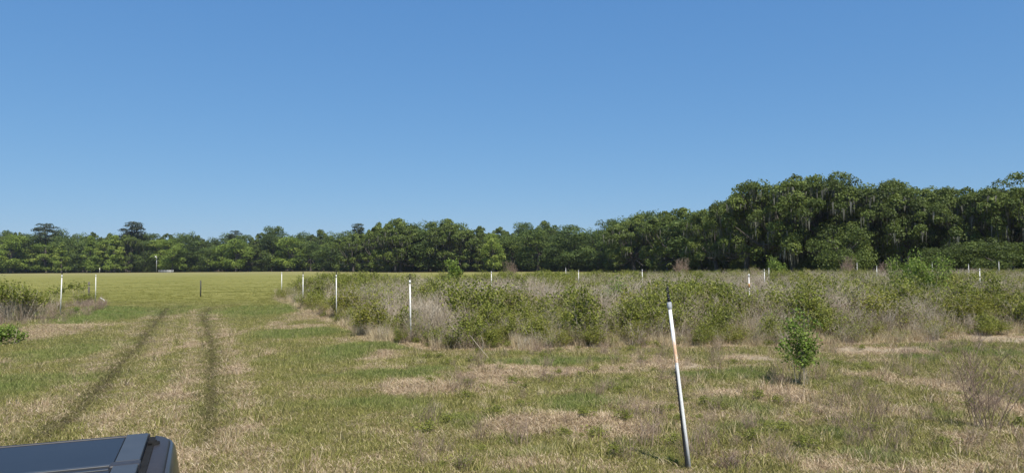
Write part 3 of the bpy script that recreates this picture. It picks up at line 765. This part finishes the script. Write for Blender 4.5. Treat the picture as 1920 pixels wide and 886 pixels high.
# black drip tube and dried vine strapped along its left side
h = MB(); rg = np.random.default_rng(9)
rz = o.rotation_euler.to_matrix().inverted() @ Vector((-1, -.45, 0)); side = np.array((rz.x, rz.y, 0)); side /= np.linalg.norm(side)
zz = np.linspace(-.1, L * .60, 26)
fr = [max(0, 1 - z / (L * .6)) for z in zz]
h.tube([(side[0] * (.0235 + .014 * f + .004 * rg.random()), side[1] * (.0235 + .014 * f + .004 * rg.random()), z) for z, f in zip(zz, fr)], [.007 + .010 * f + .003 * rg.random() for f in fr], 8)
for z in np.arange(.55, L * .60, .022):
    q = np.array([side[0] * .034, side[1] * .034, z]); e = q + np.array([side[0] * .022 * rg.random(), side[1] * .022 * rg.random(), .012 * rg.normal()]) + rg.normal(size=3) * .004
    h.tube([q, e], [.008, .003], 5)
link('drip_tube', h.mesh('drip_tube', M['black'], False), o)

# dark posts, debris
def post(name, label, px, py, top, r, mat, cat='post'):
    x, y = P(px, py); hh = HZ(px, top, y) - gz1(x, y)
    o = thing(name, label, cat, (x, y, gz1(x, y)))
    b = MB(); b.tube([(0, 0, -.2), (.01, 0, hh * .5), (0, .01, hh)], [r, r, r * .95], 8); link('shaft', b.mesh('shaft', M[mat]), o)
    if name == 'metal_post':
        for k in range(5):
            c = MB(); z = hh * (.2 + .17 * k); c.tube([(-r * 1.15, -r * .3, z), (r * 1.15, -r * .3, z)], .012, 5); link('stud', c.mesh('stud', M[mat]), o)
    return o
post('metal_post', 'dark metal fence post alone in the open pasture', 376, 556, 525, .055, 'steel')
post('wooden_post', 'weathered dark wooden post among twigs left of the lane', 166, 568, 528, .065, 'oldwood')
x, y = P(196, 572)
b = MB(); b.tube([(-.30, 0, .50), (-.12, 0, .40), (.05, -.03, .28)], [.04, .04, .035], 10)
tag(link('broken_pipe', b.mesh('broken_pipe', M['pvc']), None, (x, y, gz1(x, y)), 0), 'broken white pipe end lying on the mound beside the bare riser', 'pipe')
# far yard light, pole and pale trough by the woods
d = 366; x = PD(293.5, d)
o = thing('yard_light', 'tall pale yard light pole in front of the far left woods', 'lamp post', (x, d, 0))
b = MB(); hh = HZ(293, 481, d); cyl(b, .16, -.3, hh, 8, .12); link('pole', b.mesh('pole', M['gal']), o)
b = MB(); b.tube([(0, 0, hh), (0, -.5, hh + .25), (0, -.9, hh + .2)], .09, 6); link('arm', b.mesh('arm', M['gal']), o)
b = MB(); b.tube([(0, -.9, hh - .25), (0, -.9, hh + .05), (0, -.9, hh + .35)], [.5, .42, .15], 10); link('lamp_head', b.mesh('lamp_head', M['pvc']), o)
x = PD(304.5, d + 3); o = thing('utility_pole', 'thin dark pole just right of the far yard light', 'pole', (x, d + 3, 0))
b = MB(); hh = HZ(304, 492, d); cyl(b, .12, -.3, hh, 8, .09); link('shaft', b.mesh('shaft', M['oldwood']), o)
b = MB(); b.tube([(-.5, 0, hh - .3), (.5, 0, hh - .3)], .06, 6); link('crossbar', b.mesh('crossbar', M['oldwood']), o)
# low pale board fence by the light: posts and rails
x0 = PD(298, 362); x1 = PD(325, 362)
o = thing('low_fence', 'low pale wooden pen at the foot of the far yard light', 'fence', (x0, 362, 0))
W = x1 - x0
for k in range(6):
    b = MB(); cyl(b, .11, -.2, 1.25, 6, x=W * k / 5); link('fence_post', b.mesh('fence_post', M['gal']), o)
for z in (.35, .7, 1.05):
    b = MB()
    v = [(0, -.14, z - .1), (W, -.14, z - .1), (W, -.14, z + .1), (0, -.14, z + .1), (0, -.10, z - .1), (W, -.10, z - .1), (W, -.10, z + .1), (0, -.10, z + .1)]
    b.add(v, [(0, 1, 2), (0, 2, 3), (5, 4, 7), (5, 7, 6), (3, 2, 6), (3, 6, 7), (0, 4, 5), (0, 5, 1), (1, 5, 6), (1, 6, 2), (0, 3, 7), (0, 7, 4)]); link('rail', b.mesh('rail', M['gal']), o)
d = 368; x = PD(187, d); o = thing('marker_post', 'short white marker post at the far left woods edge', 'post', (x, d, 0))
b = MB(); cyl(b, .22, -.2, 2.6, 8, .15); link('shaft', b.mesh('shaft', M['pvc']), o)

# ------------------------------------------------------------------ trees
def tree_meshes(seed, H, W, kind='oak', nclump=40, per=260, leaf=.5, mat='oak', moss=0, base=.22):
    rg = np.random.default_rng(seed); T = MB(); C = MB(); MS = MB(); cl = []
    for i in range(nclump):
        u = rg.random(); a = rg.random() * 6.283
        if kind == 'oak':        # broad dome of separate leafy masses
            z = H * (base + (1 - base) * u ** .85 * .93)
            rz = math.sqrt(max(0.05, 1 - ((z / H - .48) / .56) ** 2))
            rr = W / 2 * rz * (rg.random() ** .38) * .88
            s = W * (.085 + .07 * rg.random())
            cl.append((rr * math.cos(a), rr * math.sin(a), z, s, s, s * .62))
        elif kind == 'round':
            z = H * (base + (1 - base) * u * .90)
            rz = math.sqrt(max(0.06, 1 - ((z / H - .52) / .54) ** 2))
            rr = W / 2 * rz * (rg.random() ** .4) * .85
            s = W * (.12 + .09 * rg.random())
            cl.append((rr * math.cos(a), rr * math.sin(a), z, s, s, s * .75))
        elif kind == 'cone':
            z = H * (base + (1 - base) * u * .96)
            rr = W / 2 * (1 - (z / H - base) / (1 - base)) ** .75 * (.35 + .6 * rg.random())
            s = W * (.13 + .07 * rg.random()) * (1.15 - .6 * z / H)
            cl.append((rr * math.cos(a), rr * math.sin(a), z, s, s, s * .7))
        elif kind == 'pine':
            z = H * (.66 + .32 * u)
            rr = W / 2 * math.sqrt(max(.03, 1 - ((z / H - .80) / .21) ** 2)) * rg.random() ** .5 * .9
            s = W * (.12 + .08 * rg.random())
            cl.append((rr * math.cos(a), rr * math.sin(a), z, s, s, s * .5))
    if kind == 'oak':
        cl = []; nl = 8
        for q in range(nl):
            a = 6.283 * (q + .5 * rg.random()) / (nl - 1); rr = W * (.27 + .10 * rg.random()) if q < nl - 1 else W * .05
            lz = H * (.62 + .16 * rg.random()) if q < nl - 1 else H * .84; lr = W * (.145 + .06 * rg.random())
            lz = min(lz, H - lr * .95); cx_, cy_ = rr * math.cos(a), rr * math.sin(a)
            for _ in range(nclump // nl + 1):
                v_ = rg.normal(size=3); v_ /= np.linalg.norm(v_); v_[2] = abs(v_[2]) * 1.25 - .55
                s = W * (.045 + .045 * rg.random())
                cl.append((cx_ + v_[0] * lr, cy_ + v_[1] * lr, lz + v_[2] * lr * .9, s, s, s * .85))
            # lower drooping boughs under the lobe
            for _ in range(max(2, nclump // 14)):
                s = W * (.05 + .04 * rg.random()); q_ = 1 + .25 * rg.random()
                cl.append((cx_ * q_ + rg.normal() * lr * .6, cy_ * q_ + rg.normal() * lr * .6, H * (base + .38 * rg.random()), s, s, s * .85))
    cl = np.array(cl)
    # leaves: more of them on the upper half of each mass
    for (x, y, z, sx, sy, sz) in cl:
        n = int(per * (.7 + .6 * rg.random()))
        q = rg.normal(size=(n, 3)); q /= np.linalg.norm(q, axis=1, keepdims=True)
        q[:, 2] = np.where((q[:, 2] < 0) & (rg.random(n) < .55), -q[:, 2], q[:, 2])
        rad = .55 + .5 * rg.random(n) ** .6
        # lumpy outline
        rad *= .8 + .45 * vnoise(q[:, 0] * 3 + x * 2, q[:, 1] * 3 + q[:, 2] * 2 + y, seed)
        c = np.array([x, y, z]) + q * rad[:, None] * np.array([sx, sy, sz])
        nr = q * .7 + rg.normal(size=(n, 3)) * .55 + np.array([0, 0, .35]); nr /= np.linalg.norm(nr, axis=1, keepdims=True)
        C.leaves(c, nr, leaf, np.clip(.5 + rg.normal() * .22 + rg.normal(size=n) * .12, 0, 1), rg, .8)
        if moss and rg.random() < .8 and z < H * .85:
            m_ = int(moss * (.5 + rg.random()))
            for _ in range(m_):
                px_, py_ = x + rg.normal() * sx * .55, y + rg.normal() * sy * .55; z0 = z - sz * .3; Lh = H * (.04 + .10 * rg.random() ** 1.5); wd = .07 + .15 * rg.random(); th = rg.random() * 6.283
                dx, dy = math.cos(th) * wd, math.sin(th) * wd; jx = rg.normal() * .2
                MS.add([(px_ - dx, py_ - dy, z0), (px_ + dx, py_ + dy, z0 + .2), (px_ + dx * .6 + jx, py_ + dy * .6, z0 - Lh * .6), (px_ - dx * .5 + jx, py_ - dy * .5, z0 - Lh * .5), (px_ + jx, py_, z0 - Lh)],
                       [(0, 1, 2), (0, 2, 3), (3, 2, 4)], rg.random())
    # trunk and limbs
    tr = W * (.028 if kind in ('oak',) else .022) + .12
    fork = H * {'oak': .22, 'round': .4, 'cone': .9, 'pine': .95}[kind]
    pts = [(0, 0, -.3), (0, 0, .5), (rg.normal() * .2, rg.normal() * .2, fork * .5), (rg.normal() * .35, rg.normal() * .35, fork)]
    T.tube(pts, [tr * 1.7, tr * 1.15, tr, tr * (.85 if kind in ('oak', 'round') else .3)], 8)
    sel = rg.permutation(len(cl))[:16 if kind == 'oak' else 10]
    for j in sel:
        c = cl[j, :3]; s0 = np.array(pts[3]) if kind in ('oak', 'round') else np.array([0, 0, c[2] - H * .04])
        mid = s0 * .45 + c * .55; mid[2] -= np.linalg.norm(c - s0) * .12 * (1 if kind == 'oak' else .3); m1 = s0 * .8 + c * .2
        r0 = tr * (.5 if kind in ('oak', 'round') else .22)
        T.tube([s0, m1, mid, c], [r0, r0 * .85, r0 * .55, r0 * .2], 6, cap=False)
    out = [('trunk', T.mesh('trunk', M['bark'], True)), ('crown', C.mesh('crown', M[mat]))]
    if moss: out.append(('hanging_moss', MS.mesh('hanging_moss', M['moss'])))
    return out
OAK = [tree_meshes(300 + k, 19, 21, 'oak', 96, 250, .36, 'oak', 10) for k in range(5)]
LOW = [tree_meshes(310 + k, 9, 13, 'round', 34, 300, .32, 'oak', 0, .08) for k in range(2)]
RND = [tree_meshes(320 + k, 19, 15, 'round', 46, 170, .52, 'dark', 0, .12) for k in range(4)]
RNO = [tree_meshes(330 + k, 18, 17, 'oak', 66, 150, .50, 'oak', 5, .12) for k in range(3)]
LGT = [tree_meshes(340 + k, 19, 11, 'round', 36, 160, .50, 'light', 0, .12) for k in range(2)]
CON = [tree_meshes(350 + k, 19, 9.5, 'cone', 56, 110, .46, 'light', 0, .10) for k in range(2)]
PIN = [tree_meshes(360 + k, 24, 10.5, 'pine', 34, 130, .45, 'pine') for k in range(2)]
REF = {'oak': (OAK, 19, 21), 'low': (LOW, 9, 13), 'rnd': (RND, 19, 15), 'rno': (RNO, 18, 17), 'lgt': (LGT, 19, 11), 'con': (CON, 19, 9.5), 'pin': (PIN, 24, 10.5)}
NAMES = {'oak': 'live_oak', 'low': 'low_tree', 'rnd': 'broadleaf_tree', 'rno': 'spreading_tree', 'lgt': 'light_green_tree', 'con': 'conical_tree', 'pin': 'pine_tree'}
def tree(kind, px, top, d, wpx=None, label='', group=None, v=None):
    lst, H0, W0 = REF[kind]; parts = lst[random.randrange(len(lst)) if v is None else v]
    hh = HZ(px, top, d); sz = hh / H0; sxy = sz if wpx is None else (wpx / F * d) / W0
    o = thing(NAMES[kind], label, 'tree', (PD(px, d), d, 0), random.random() * 6.28, group, (sxy, sxy, sz))
    for nm, me in parts:
        c = link(nm, me, o)
        if nm == 'hanging_moss': c['kind'] = 'stuff'
    return o
TOPX = [-120, 0, 45, 62, 110, 125, 150, 175, 200, 225, 262, 275, 310, 345, 375, 410, 440, 470, 495, 525, 540, 565, 600, 640, 660, 700, 720, 740, 775, 800, 825, 845, 880, 910, 950, 980, 1010, 1060, 1090, 1110, 1150, 1190, 1230, 1275, 1310, 1340, 1370, 1400, 1430, 1450, 1470, 1500, 1540, 1575, 1610, 1640, 1680, 1720, 1760, 1800, 1840, 1870, 1900, 1920, 2100]
TOPY = [432, 433, 431, 434, 434, 431, 434, 437, 436, 434, 434, 431, 437, 434, 438, 441, 439, 438, 432, 430, 435, 431, 431, 433, 429, 424, 412, 409, 411, 424, 414, 411, 420, 429, 425, 419, 417, 416, 419, 422, 408, 402, 393, 388, 393, 396, 372, 362, 345, 332, 327, 324, 329, 322, 327, 348, 341, 350, 357, 354, 349, 338, 324, 320, 325]
def topy(px): return float(np.interp(px, TOPX, TOPY))
# named trees that stand out
NT = [('pin', 85, 420, 388, 44, 'dark pine with a rounded head standing above the far left woods'),
      ('pin', 249, 417, 388, 50, 'dark pine with a domed top left of the yard light'),
      ('pin', 441, 433, 395, 26, 'small flat topped pine above the far woods beyond the metal post'),
      ('rnd', 512, 422, 385, 50, 'dark domed treetop above the woods by the farthest lane riser'),
      ('pin', 672, 420, 330, 30, 'airy pine above the woods left of the twin large crowns'),
      ('con', 170, 440, 366, 40, 'pale green conical tree left of the paired one at the far woods'),
      ('con', 215, 438, 368, 44, 'brightest pale green conical tree in the far left woods'),
      ('con', 115, 452, 368, 34, 'narrow pale green conical tree near the first riser'),
      ('lgt', 20, 438, 370, 60, 'yellowish green tree at the left end of the far woods'),
      ('lgt', 322, 446, 368, 52, 'lime green rounded tree behind the yard light'),
      ('lgt', 443, 445, 368, 55, 'light green tree left of centre behind the metal post'),
      ('rno', 742, 408, 286, 96, 'largest broad crown in the far middle woods'),
      ('rno', 846, 409, 282, 90, 'dark broad crown right of the largest middle one'),
      ('lgt', 925, 436, 268, 44, 'light green tree at the middle of the woods'),
      ('rno', 1275, 388, 196, 120, 'grey green mossy tree where the woods begin to rise'),
      ('rno', 1190, 402, 224, 110, 'spreading tree left of the rise in the woods'),
      ('oak', 1400, 358, 152, 150, 'moss hung live oak at the left shoulder of the great oaks'),
      ('oak', 1490, 323, 143, 215, 'tallest great live oak with a bright notch of sky beside it'),
      ('oak', 1585, 319, 138, 215, 'great live oak right of the sky notch behind the brown dead shrub'),
      ('oak', 1690, 338, 134, 185, 'live oak with hanging moss behind the tall feathery shrub'),
      ('oak', 1790, 352, 128, 180, 'live oak with a low rounded crown right of the feathery shrub'),
      ('oak', 1900, 322, 122, 200, 'live oak rising at the right edge of the picture'),
      ('low', 1580, 422, 126, 110, 'low rounded tree in front of the great oaks'),
      ('low', 1870, 452, 112, 150, 'low green tree in front of the oaks at the right edge'),
      ('low', 1770, 462, 114, 110, 'low bushy tree beneath the oaks left of the last riser')]
for (k, px, top, d, wp, lab) in NT: tree(k, px, top, d, wp, lab)
LM = [(-400, 'the left edge of the picture'), (0, 'the left edge of the picture'), (113, 'the first riser'), (293, 'the yard light'), (376, 'the lone metal post'), (528, 'the farthest lane riser'), (770, 'the tall front riser'),
      (852, 'the slim sapling'), (957, 'the left dead shrub'), (1085, 'the centre riser'), (1204, 'the next riser'), (1278, 'the right dead shrub'), (1400, 'the orange stained riser'),
      (1457, 'the lime green shrub'), (1591, 'the tallest dead shrub'), (1735, 'the tall feathery shrub'), (1836, 'the last riser on the right'), (1920, 'the right edge of the picture')]
CNT = {}
ORD = ['first', 'second', 'third', 'fourth', 'fifth', 'sixth', 'seventh', 'eighth', 'ninth', 'tenth']
def place_label(kind, px):
    if px < 0: nm = 'beyond the left edge of the picture'
    elif px > 1920: nm = 'beyond the right edge of the picture'
    else: nm = 'right of ' + [n for (q, n) in LM[1:] if q <= px][-1]
    k = CNT.get((kind, nm), 0); CNT[(kind, nm)] = k + 1
    return '%s, %s one %s' % (kind, ORD[min(k, 9)], nm)
# the rest of the woods: front row and a taller row close behind it
kinds_left = ['rnd', 'lgt', 'rno', 'rnd', 'lgt', 'rnd']
px = -60.0; i = 0
while px < 1350:
    dd = float(tree_depth(px)); wpx = 15.5 * F / dd * random.uniform(.8, 1.1)
    k = kinds_left[i % 6] if px < 640 else random.choice(['rno', 'rnd', 'rno', 'rno'])
    t_ = topy(px)
    tree(k, px, t_ + random.uniform(2, 22), dd + random.uniform(-3, 5), wpx * 1.15, place_label({'rnd': 'dark tree in the woods front', 'rno': 'olive spreading tree of the woods', 'lgt': 'lighter green tree of the woods'}[k], px),
         {'rnd': 'dark trees in the front of the far woods', 'rno': 'olive trees in the front of the far woods', 'lgt': 'lighter trees in the front of the far woods'}[k])
    px += wpx * .72; i += 1
px = -80.0; i = 0
while px < 1360:
    dd = float(tree_depth(px)) + 14; wpx = 15 * F / dd * random.uniform(.7, 1.05)
    tree(random.choice(['rnd', 'rnd', 'rno']), px, topy(px) + random.uniform(-5, 5), dd + random.uniform(-3, 8), wpx, place_label('treetop above the woods front row', px), 'back row of the far woods')
    px += wpx * .62; i += 1
for px in list(range(1400, 2120, 62)):
    dd = float(tree_depth(px)) + 22
    tree('oak', px + random.uniform(-12, 12), topy(px) + random.uniform(36, 60), dd, 165 * random.uniform(.85, 1.1), place_label('oak crown behind the great oaks', px), 'oaks behind the great live oaks')
tree('oak', 1538, 328, 150, 190, 'live oak standing back between the two tallest great oaks')
tree('oak', 2010, 322, 118, 200, 'live oak beyond the right edge of the picture')
tree('oak', 1345, 392, 168, 120, 'live oak left of the shoulder of the great oaks')
# low growth along the foot of the woods
us = []
for k in range(330):
    px = random.uniform(-100, 2150); dd = float(tree_depth(px)) + random.uniform(-1, 12); us.append((PD(px, dd), dd, random.uniform(.22, .5)))
us = np.array(us)
scatter('understorey', np.stack([us[:, 0], us[:, 1], us[:, 0] * 0], 1), np.stack([us[:, 0] * 0, us[:, 0] * 0, rng.random(len(us)) * 6.28], 1), np.stack([us[:, 2], us[:, 2], us[:, 2] * .9], 1),
        rng.integers(0, 2, len(us)), [joined(LOW[0], 'bush_a'), joined(LOW[1], 'bush_b')], {}, 'dark undergrowth along the foot of the woods')
dw = []
for k in range(520):
    px = random.uniform(-200, 2300); dd = float(tree_depth(px)) + 32 + random.uniform(0, 70); dw.append((PD(px, dd), dd, (HZ(px, topy(min(max(px, -100), 2090)), dd) / 19) * random.uniform(.62, .80)))
dw = np.array(dw)
scatter('deep_woods', np.stack([dw[:, 0], dw[:, 1], dw[:, 0] * 0], 1), np.stack([dw[:, 0] * 0, dw[:, 0] * 0, rng.random(len(dw)) * 6.28], 1), np.stack([dw[:, 2] * 1.2, dw[:, 2] * 1.2, dw[:, 2]], 1),
        rng.integers(0, 2, len(dw)), [joined(RND[0], 'wood_a'), joined(RND[1], 'wood_b')], {}, 'mass of dark woods behind the front trees')

# ------------------------------------------------------------------ pickup truck (bed corner in the lower left)
M['cover'] = plain('dark_bed_cover', (.018, .019, .023), .42, 0, .1, 3, .35, .05)
M['trim'] = plain('satin_cover_trim', (.045, .048, .052), .42, 0, .1, 8, .45)
M['paint'] = plain('dark_grey_car_paint', (.05, .05, .05), .38, .2, .06, 3, .4, .25)
M['cap'] = plain('black_bed_cap', (.03, .028, .03), .5, 0, .15, 30)
M['rubber'] = plain('tyre_rubber', (.012, .012, .012), .9, spec=.2)
M['glass'] = plain('dark_window_glass', (.012, .014, .016), .05, 0, .05, 2, .9, 1.0)
M['red'] = plain('red_lamp_lens', (.35, .01, .01), .15, 0, .05, 4, .6, 1.0)
def bm_obj(name, verts, faces, mat, parent, bevel=.0, seg=3, smooth=True):
    me = bpy.data.meshes.new(name); me.from_pydata(verts, [], faces); me.materials.append(M[mat]); me.update()
    o = link(name, me, parent)
    if bevel:
        b = o.modifiers.new('bevel', 'BEVEL'); b.width = bevel; b.segments = seg; b.limit_method = 'ANGLE'; b.angle_limit = R(30)
    if smooth: me.polygons.foreach_set('use_smooth', [True] * len(me.polygons))
    if smooth and bevel:
        wn = o.modifiers.new('normals', 'WEIGHTED_NORMAL'); wn.keep_sharp = True
    return o
def box(name, x0, x1, y0, y1, z0, z1, mat, parent, bevel=.01):
    v = [(x0, y0, z0), (x1, y0, z0), (x1, y1, z0), (x0, y1, z0), (x0, y0, z1), (x1, y0, z1), (x1, y1, z1), (x0, y1, z1)]
    return bm_obj(name, v, [(0, 3, 2, 1), (4, 5, 6, 7), (0, 1, 5, 4), (1, 2, 6, 5), (2, 3, 7, 6), (3, 0, 4, 7)], mat, parent, bevel)
def extrude(name, prof, a0, a1, mat, parent, axis='y', bevel=.01):
    """profile in (x, z) swept along y, or in (y, z) swept along x"""
    n = len(prof)
    if axis == 'y': v = [(p[0], a0, p[1]) for p in prof] + [(p[0], a1, p[1]) for p in prof]
    else: v = [(a0, p[0], p[1]) for p in prof] + [(a1, p[0], p[1]) for p in prof]
    f = [tuple(range(n)), tuple(range(2 * n - 1, n - 1, -1))] + [(i, i + n, (i + 1) % n + n, (i + 1) % n) for i in range(n)]
    return bm_obj(name, v, f, mat, parent, bevel)
ZC = 1.45
tk = thing('pickup_truck', 'dark pickup truck with a folded panel bed cover, its rear corner in the lower left', 'pickup truck', (-2.27, 4.66, 0), R(22.8))
WB = 1.62; BL = 2.5
# cover: panels with raised hinge ribs between them
ys = [0, -.73, -1.46, -2.19, -2.5]
for a, b_ in zip(ys[:-1], ys[1:]):
    pn = box('cover_panel', -WB, -.154, b_ + .03, a - .012, ZC - .05, ZC, 'cover', tk, .012)
    if a == 0: pn['label'] = 'rear panel of the bed cover with a pale edge'
for a in ys[1:-1]:
    box('hinge_rib', -WB, -.165, a - .012, a + .022, ZC - .05, ZC + .008, 'trim', tk, .005)
    box('hinge_rib', -WB, -.165, a - .085, a - .07, ZC - .03, ZC + .005, 'trim', tk, .003)
for a, b_ in zip(ys[:-1], ys[1:]):
    box('edge_rail', -.150, -.028, b_ + .045, a + .006, ZC - .05, ZC + .012, 'trim', tk, .008)
for a in ys[1:-1]:
    box('hinge_cap', -.170, -.02, a - .055, a + .04, ZC - .05, ZC + .014, 'cap', tk, .012)
box('rear_lip', -WB, -.02, .0, .028, ZC - .08, ZC + .004, 'cap', tk, .008)
box('edge_rail', -WB - .14, -WB - .01, -2.5, .006, ZC - .05, ZC + .012, 'trim', tk, .008)
# clamp and seal
box('seal', -.026, .012, -2.5, .035, ZC - .12, ZC - .020, 'rubber', tk, .004)
cb = MB(); cyl(cb, .024, ZC - .10, ZC - .004, 12, x=.022, y=-.20); cb.tube([(-.02, -.20, ZC - .012), (.030, -.20, ZC - .008)], .016, 8); link('clamp', cb.mesh('clamp', M['rubber']), tk)
# bed rail cap and body side, both sides: profile swept along the bed with a rounded rear end
def side_loft(name, prof, mat, sx, x_off, y0, y1, rear_r):
    """prof: (x, z) points; the rear end turns in round a radius"""
    rows = []
    st_ = [(y0, 0), (y1 - rear_r, 0)] + [(y1 - rear_r + rear_r * math.sin(t), rear_r * .55 * (1 - math.cos(t))) for t in np.linspace(.2, 1.45, 7)]
    for (yy, inn) in st_:
        rows.append([(x_off + sx * max(px_ - inn, 0.0) if px_ > .001 else x_off, yy, pz) for (px_, pz) in prof])
    n = len(prof); v = [p for r in rows for p in r]; f = []
    for i in range(len(rows) - 1):
        for j in range(n - 1): f.append((i * n + j, i * n + j + 1, (i + 1) * n + j + 1, (i + 1) * n + j))
    o = bm_obj(name, v, f, mat, tk, 0); s = o.modifiers.new('solid', 'SOLIDIFY'); s.thickness = .012; s.offset = -1 if sx > 0 else 1
    return o
cap_prof = [(0, ZC - .05), (0.0, ZC - .03), (.01, ZC - .022), (.05, ZC - .018), (.075, ZC - .022), (.092, ZC - .035)]
body_prof = [(.093, ZC - .034), (.103, ZC - .036), (.114, ZC - .05), (.128, ZC - .10), (.142, ZC - .20), (.155, ZC - .36), (.16, ZC - .50), (.16, ZC - .60), (.17, ZC - .75), (.15, ZC - .88)]
side_loft('bed_rail_cap', cap_prof, 'cap', 1, .008, -2.5, .055, .16)
side_loft('bed_side', body_prof, 'paint', 1, .008, -2.5, .060, .18)
XL = -WB - .15
side_loft('bed_rail_cap', cap_prof, 'cap', -1, XL, -2.5, .055, .16)
side_loft('bed_side', body_prof, 'paint', -1, XL, -2.5, .060, .18)
tg = box('tailgate', XL + .02, -.02, .0, .06, .62, ZC - .03, 'paint', tk, .02)
box('tailgate_handle', -.98, -.72, .055, .085, 1.16, 1.26, 'cap', tg, .01)
box('bumper', XL - .10, .12, .03, .22, .45, .64, 'gal', tk, .03)
for x0 in (.02, XL - .10): box('tail_lamp', x0, x0 + .09, .028, .068, .92, 1.28, 'red', tk, .012)
# cab and front end
cab = [(-2.5, .55), (-2.5, 1.30), (-2.60, 1.66), (-2.78, 1.76), (-3.9, 1.76), (-4.45, 1.35), (-5.5, 1.25), (-5.75, 1.1), (-5.8, .55)]
cb_ = extrude('cab', cab, XL - .10, .12, 'paint', tk, 'x', .06)
for x0 in (.121, XL - .111):
    for (ya, yb) in ((-3.25, -2.72), (-4.15, -3.32)):
        box('side_window', x0 - .005, x0 + .012, ya, yb, 1.20, 1.62, 'glass', tk, .02)
box('rear_window', XL + .2, -.2, -2.515, -2.49, 1.20, 1.29, 'glass', tk, .01)
for x0 in (.0, XL):
    for yw in (-1.35, -4.9):
        wv = MB(); ca = np.linspace(0, 2 * np.pi, 33)[:-1]
        t = MB(); t.tube([(x0 - .13, yw, .40), (x0 - .115, yw, .40), (x0 + .115, yw, .40), (x0 + .13, yw, .40)], [.33, .40, .40, .33], 28)
        wo_ = link('wheel', t.mesh('wheel', M['rubber'], False), tk)
        t = MB(); t.tube([(x0 - .135, yw, .40), (x0 + .135, yw, .40)], [.24, .24], 20); link('rim', t.mesh('rim', M['gal'], False), wo_)
box('underbody', XL + .1, -.1, -5.6, .0, .42, .60, 'rubber', tk, .02)

# ------------------------------------------------------------------ air
hm = bpy.data.materials.new('haze_air'); hm.use_nodes = True; t = hm.node_tree; t.nodes.clear()
o_ = t.nodes.new('ShaderNodeOutputMaterial'); pv = t.nodes.new('ShaderNodeVolumePrincipled')
pv.inputs['Color'].default_value = (.86, .92, 1.0, 1); pv.inputs['Density'].default_value = .00009; pv.inputs['Anisotropy'].default_value = .2
t.links.new(pv.outputs[0], o_.inputs['Volume'])
hb = MB(); X0, X1, Y0, Y1, Z0, Z1 = -900., 900., -60., 900., -1.6, 36.
v = [(X0, Y0, Z0), (X1, Y0, Z0), (X1, Y1, Z0), (X0, Y1, Z0), (X0, Y0, Z1), (X1, Y0, Z1), (X1, Y1, Z1), (X0, Y1, Z1)]
me = bpy.data.meshes.new('haze'); me.from_pydata(v, [], [(0, 3, 2, 1), (4, 5, 6, 7), (0, 1, 5, 4), (1, 2, 6, 5), (2, 3, 7, 6), (3, 0, 4, 7)]); me.materials.append(hm)
hz = link('haze', me); hz['kind'] = 'stuff'; hz['label'] = 'faint summer haze over the whole field and woods'
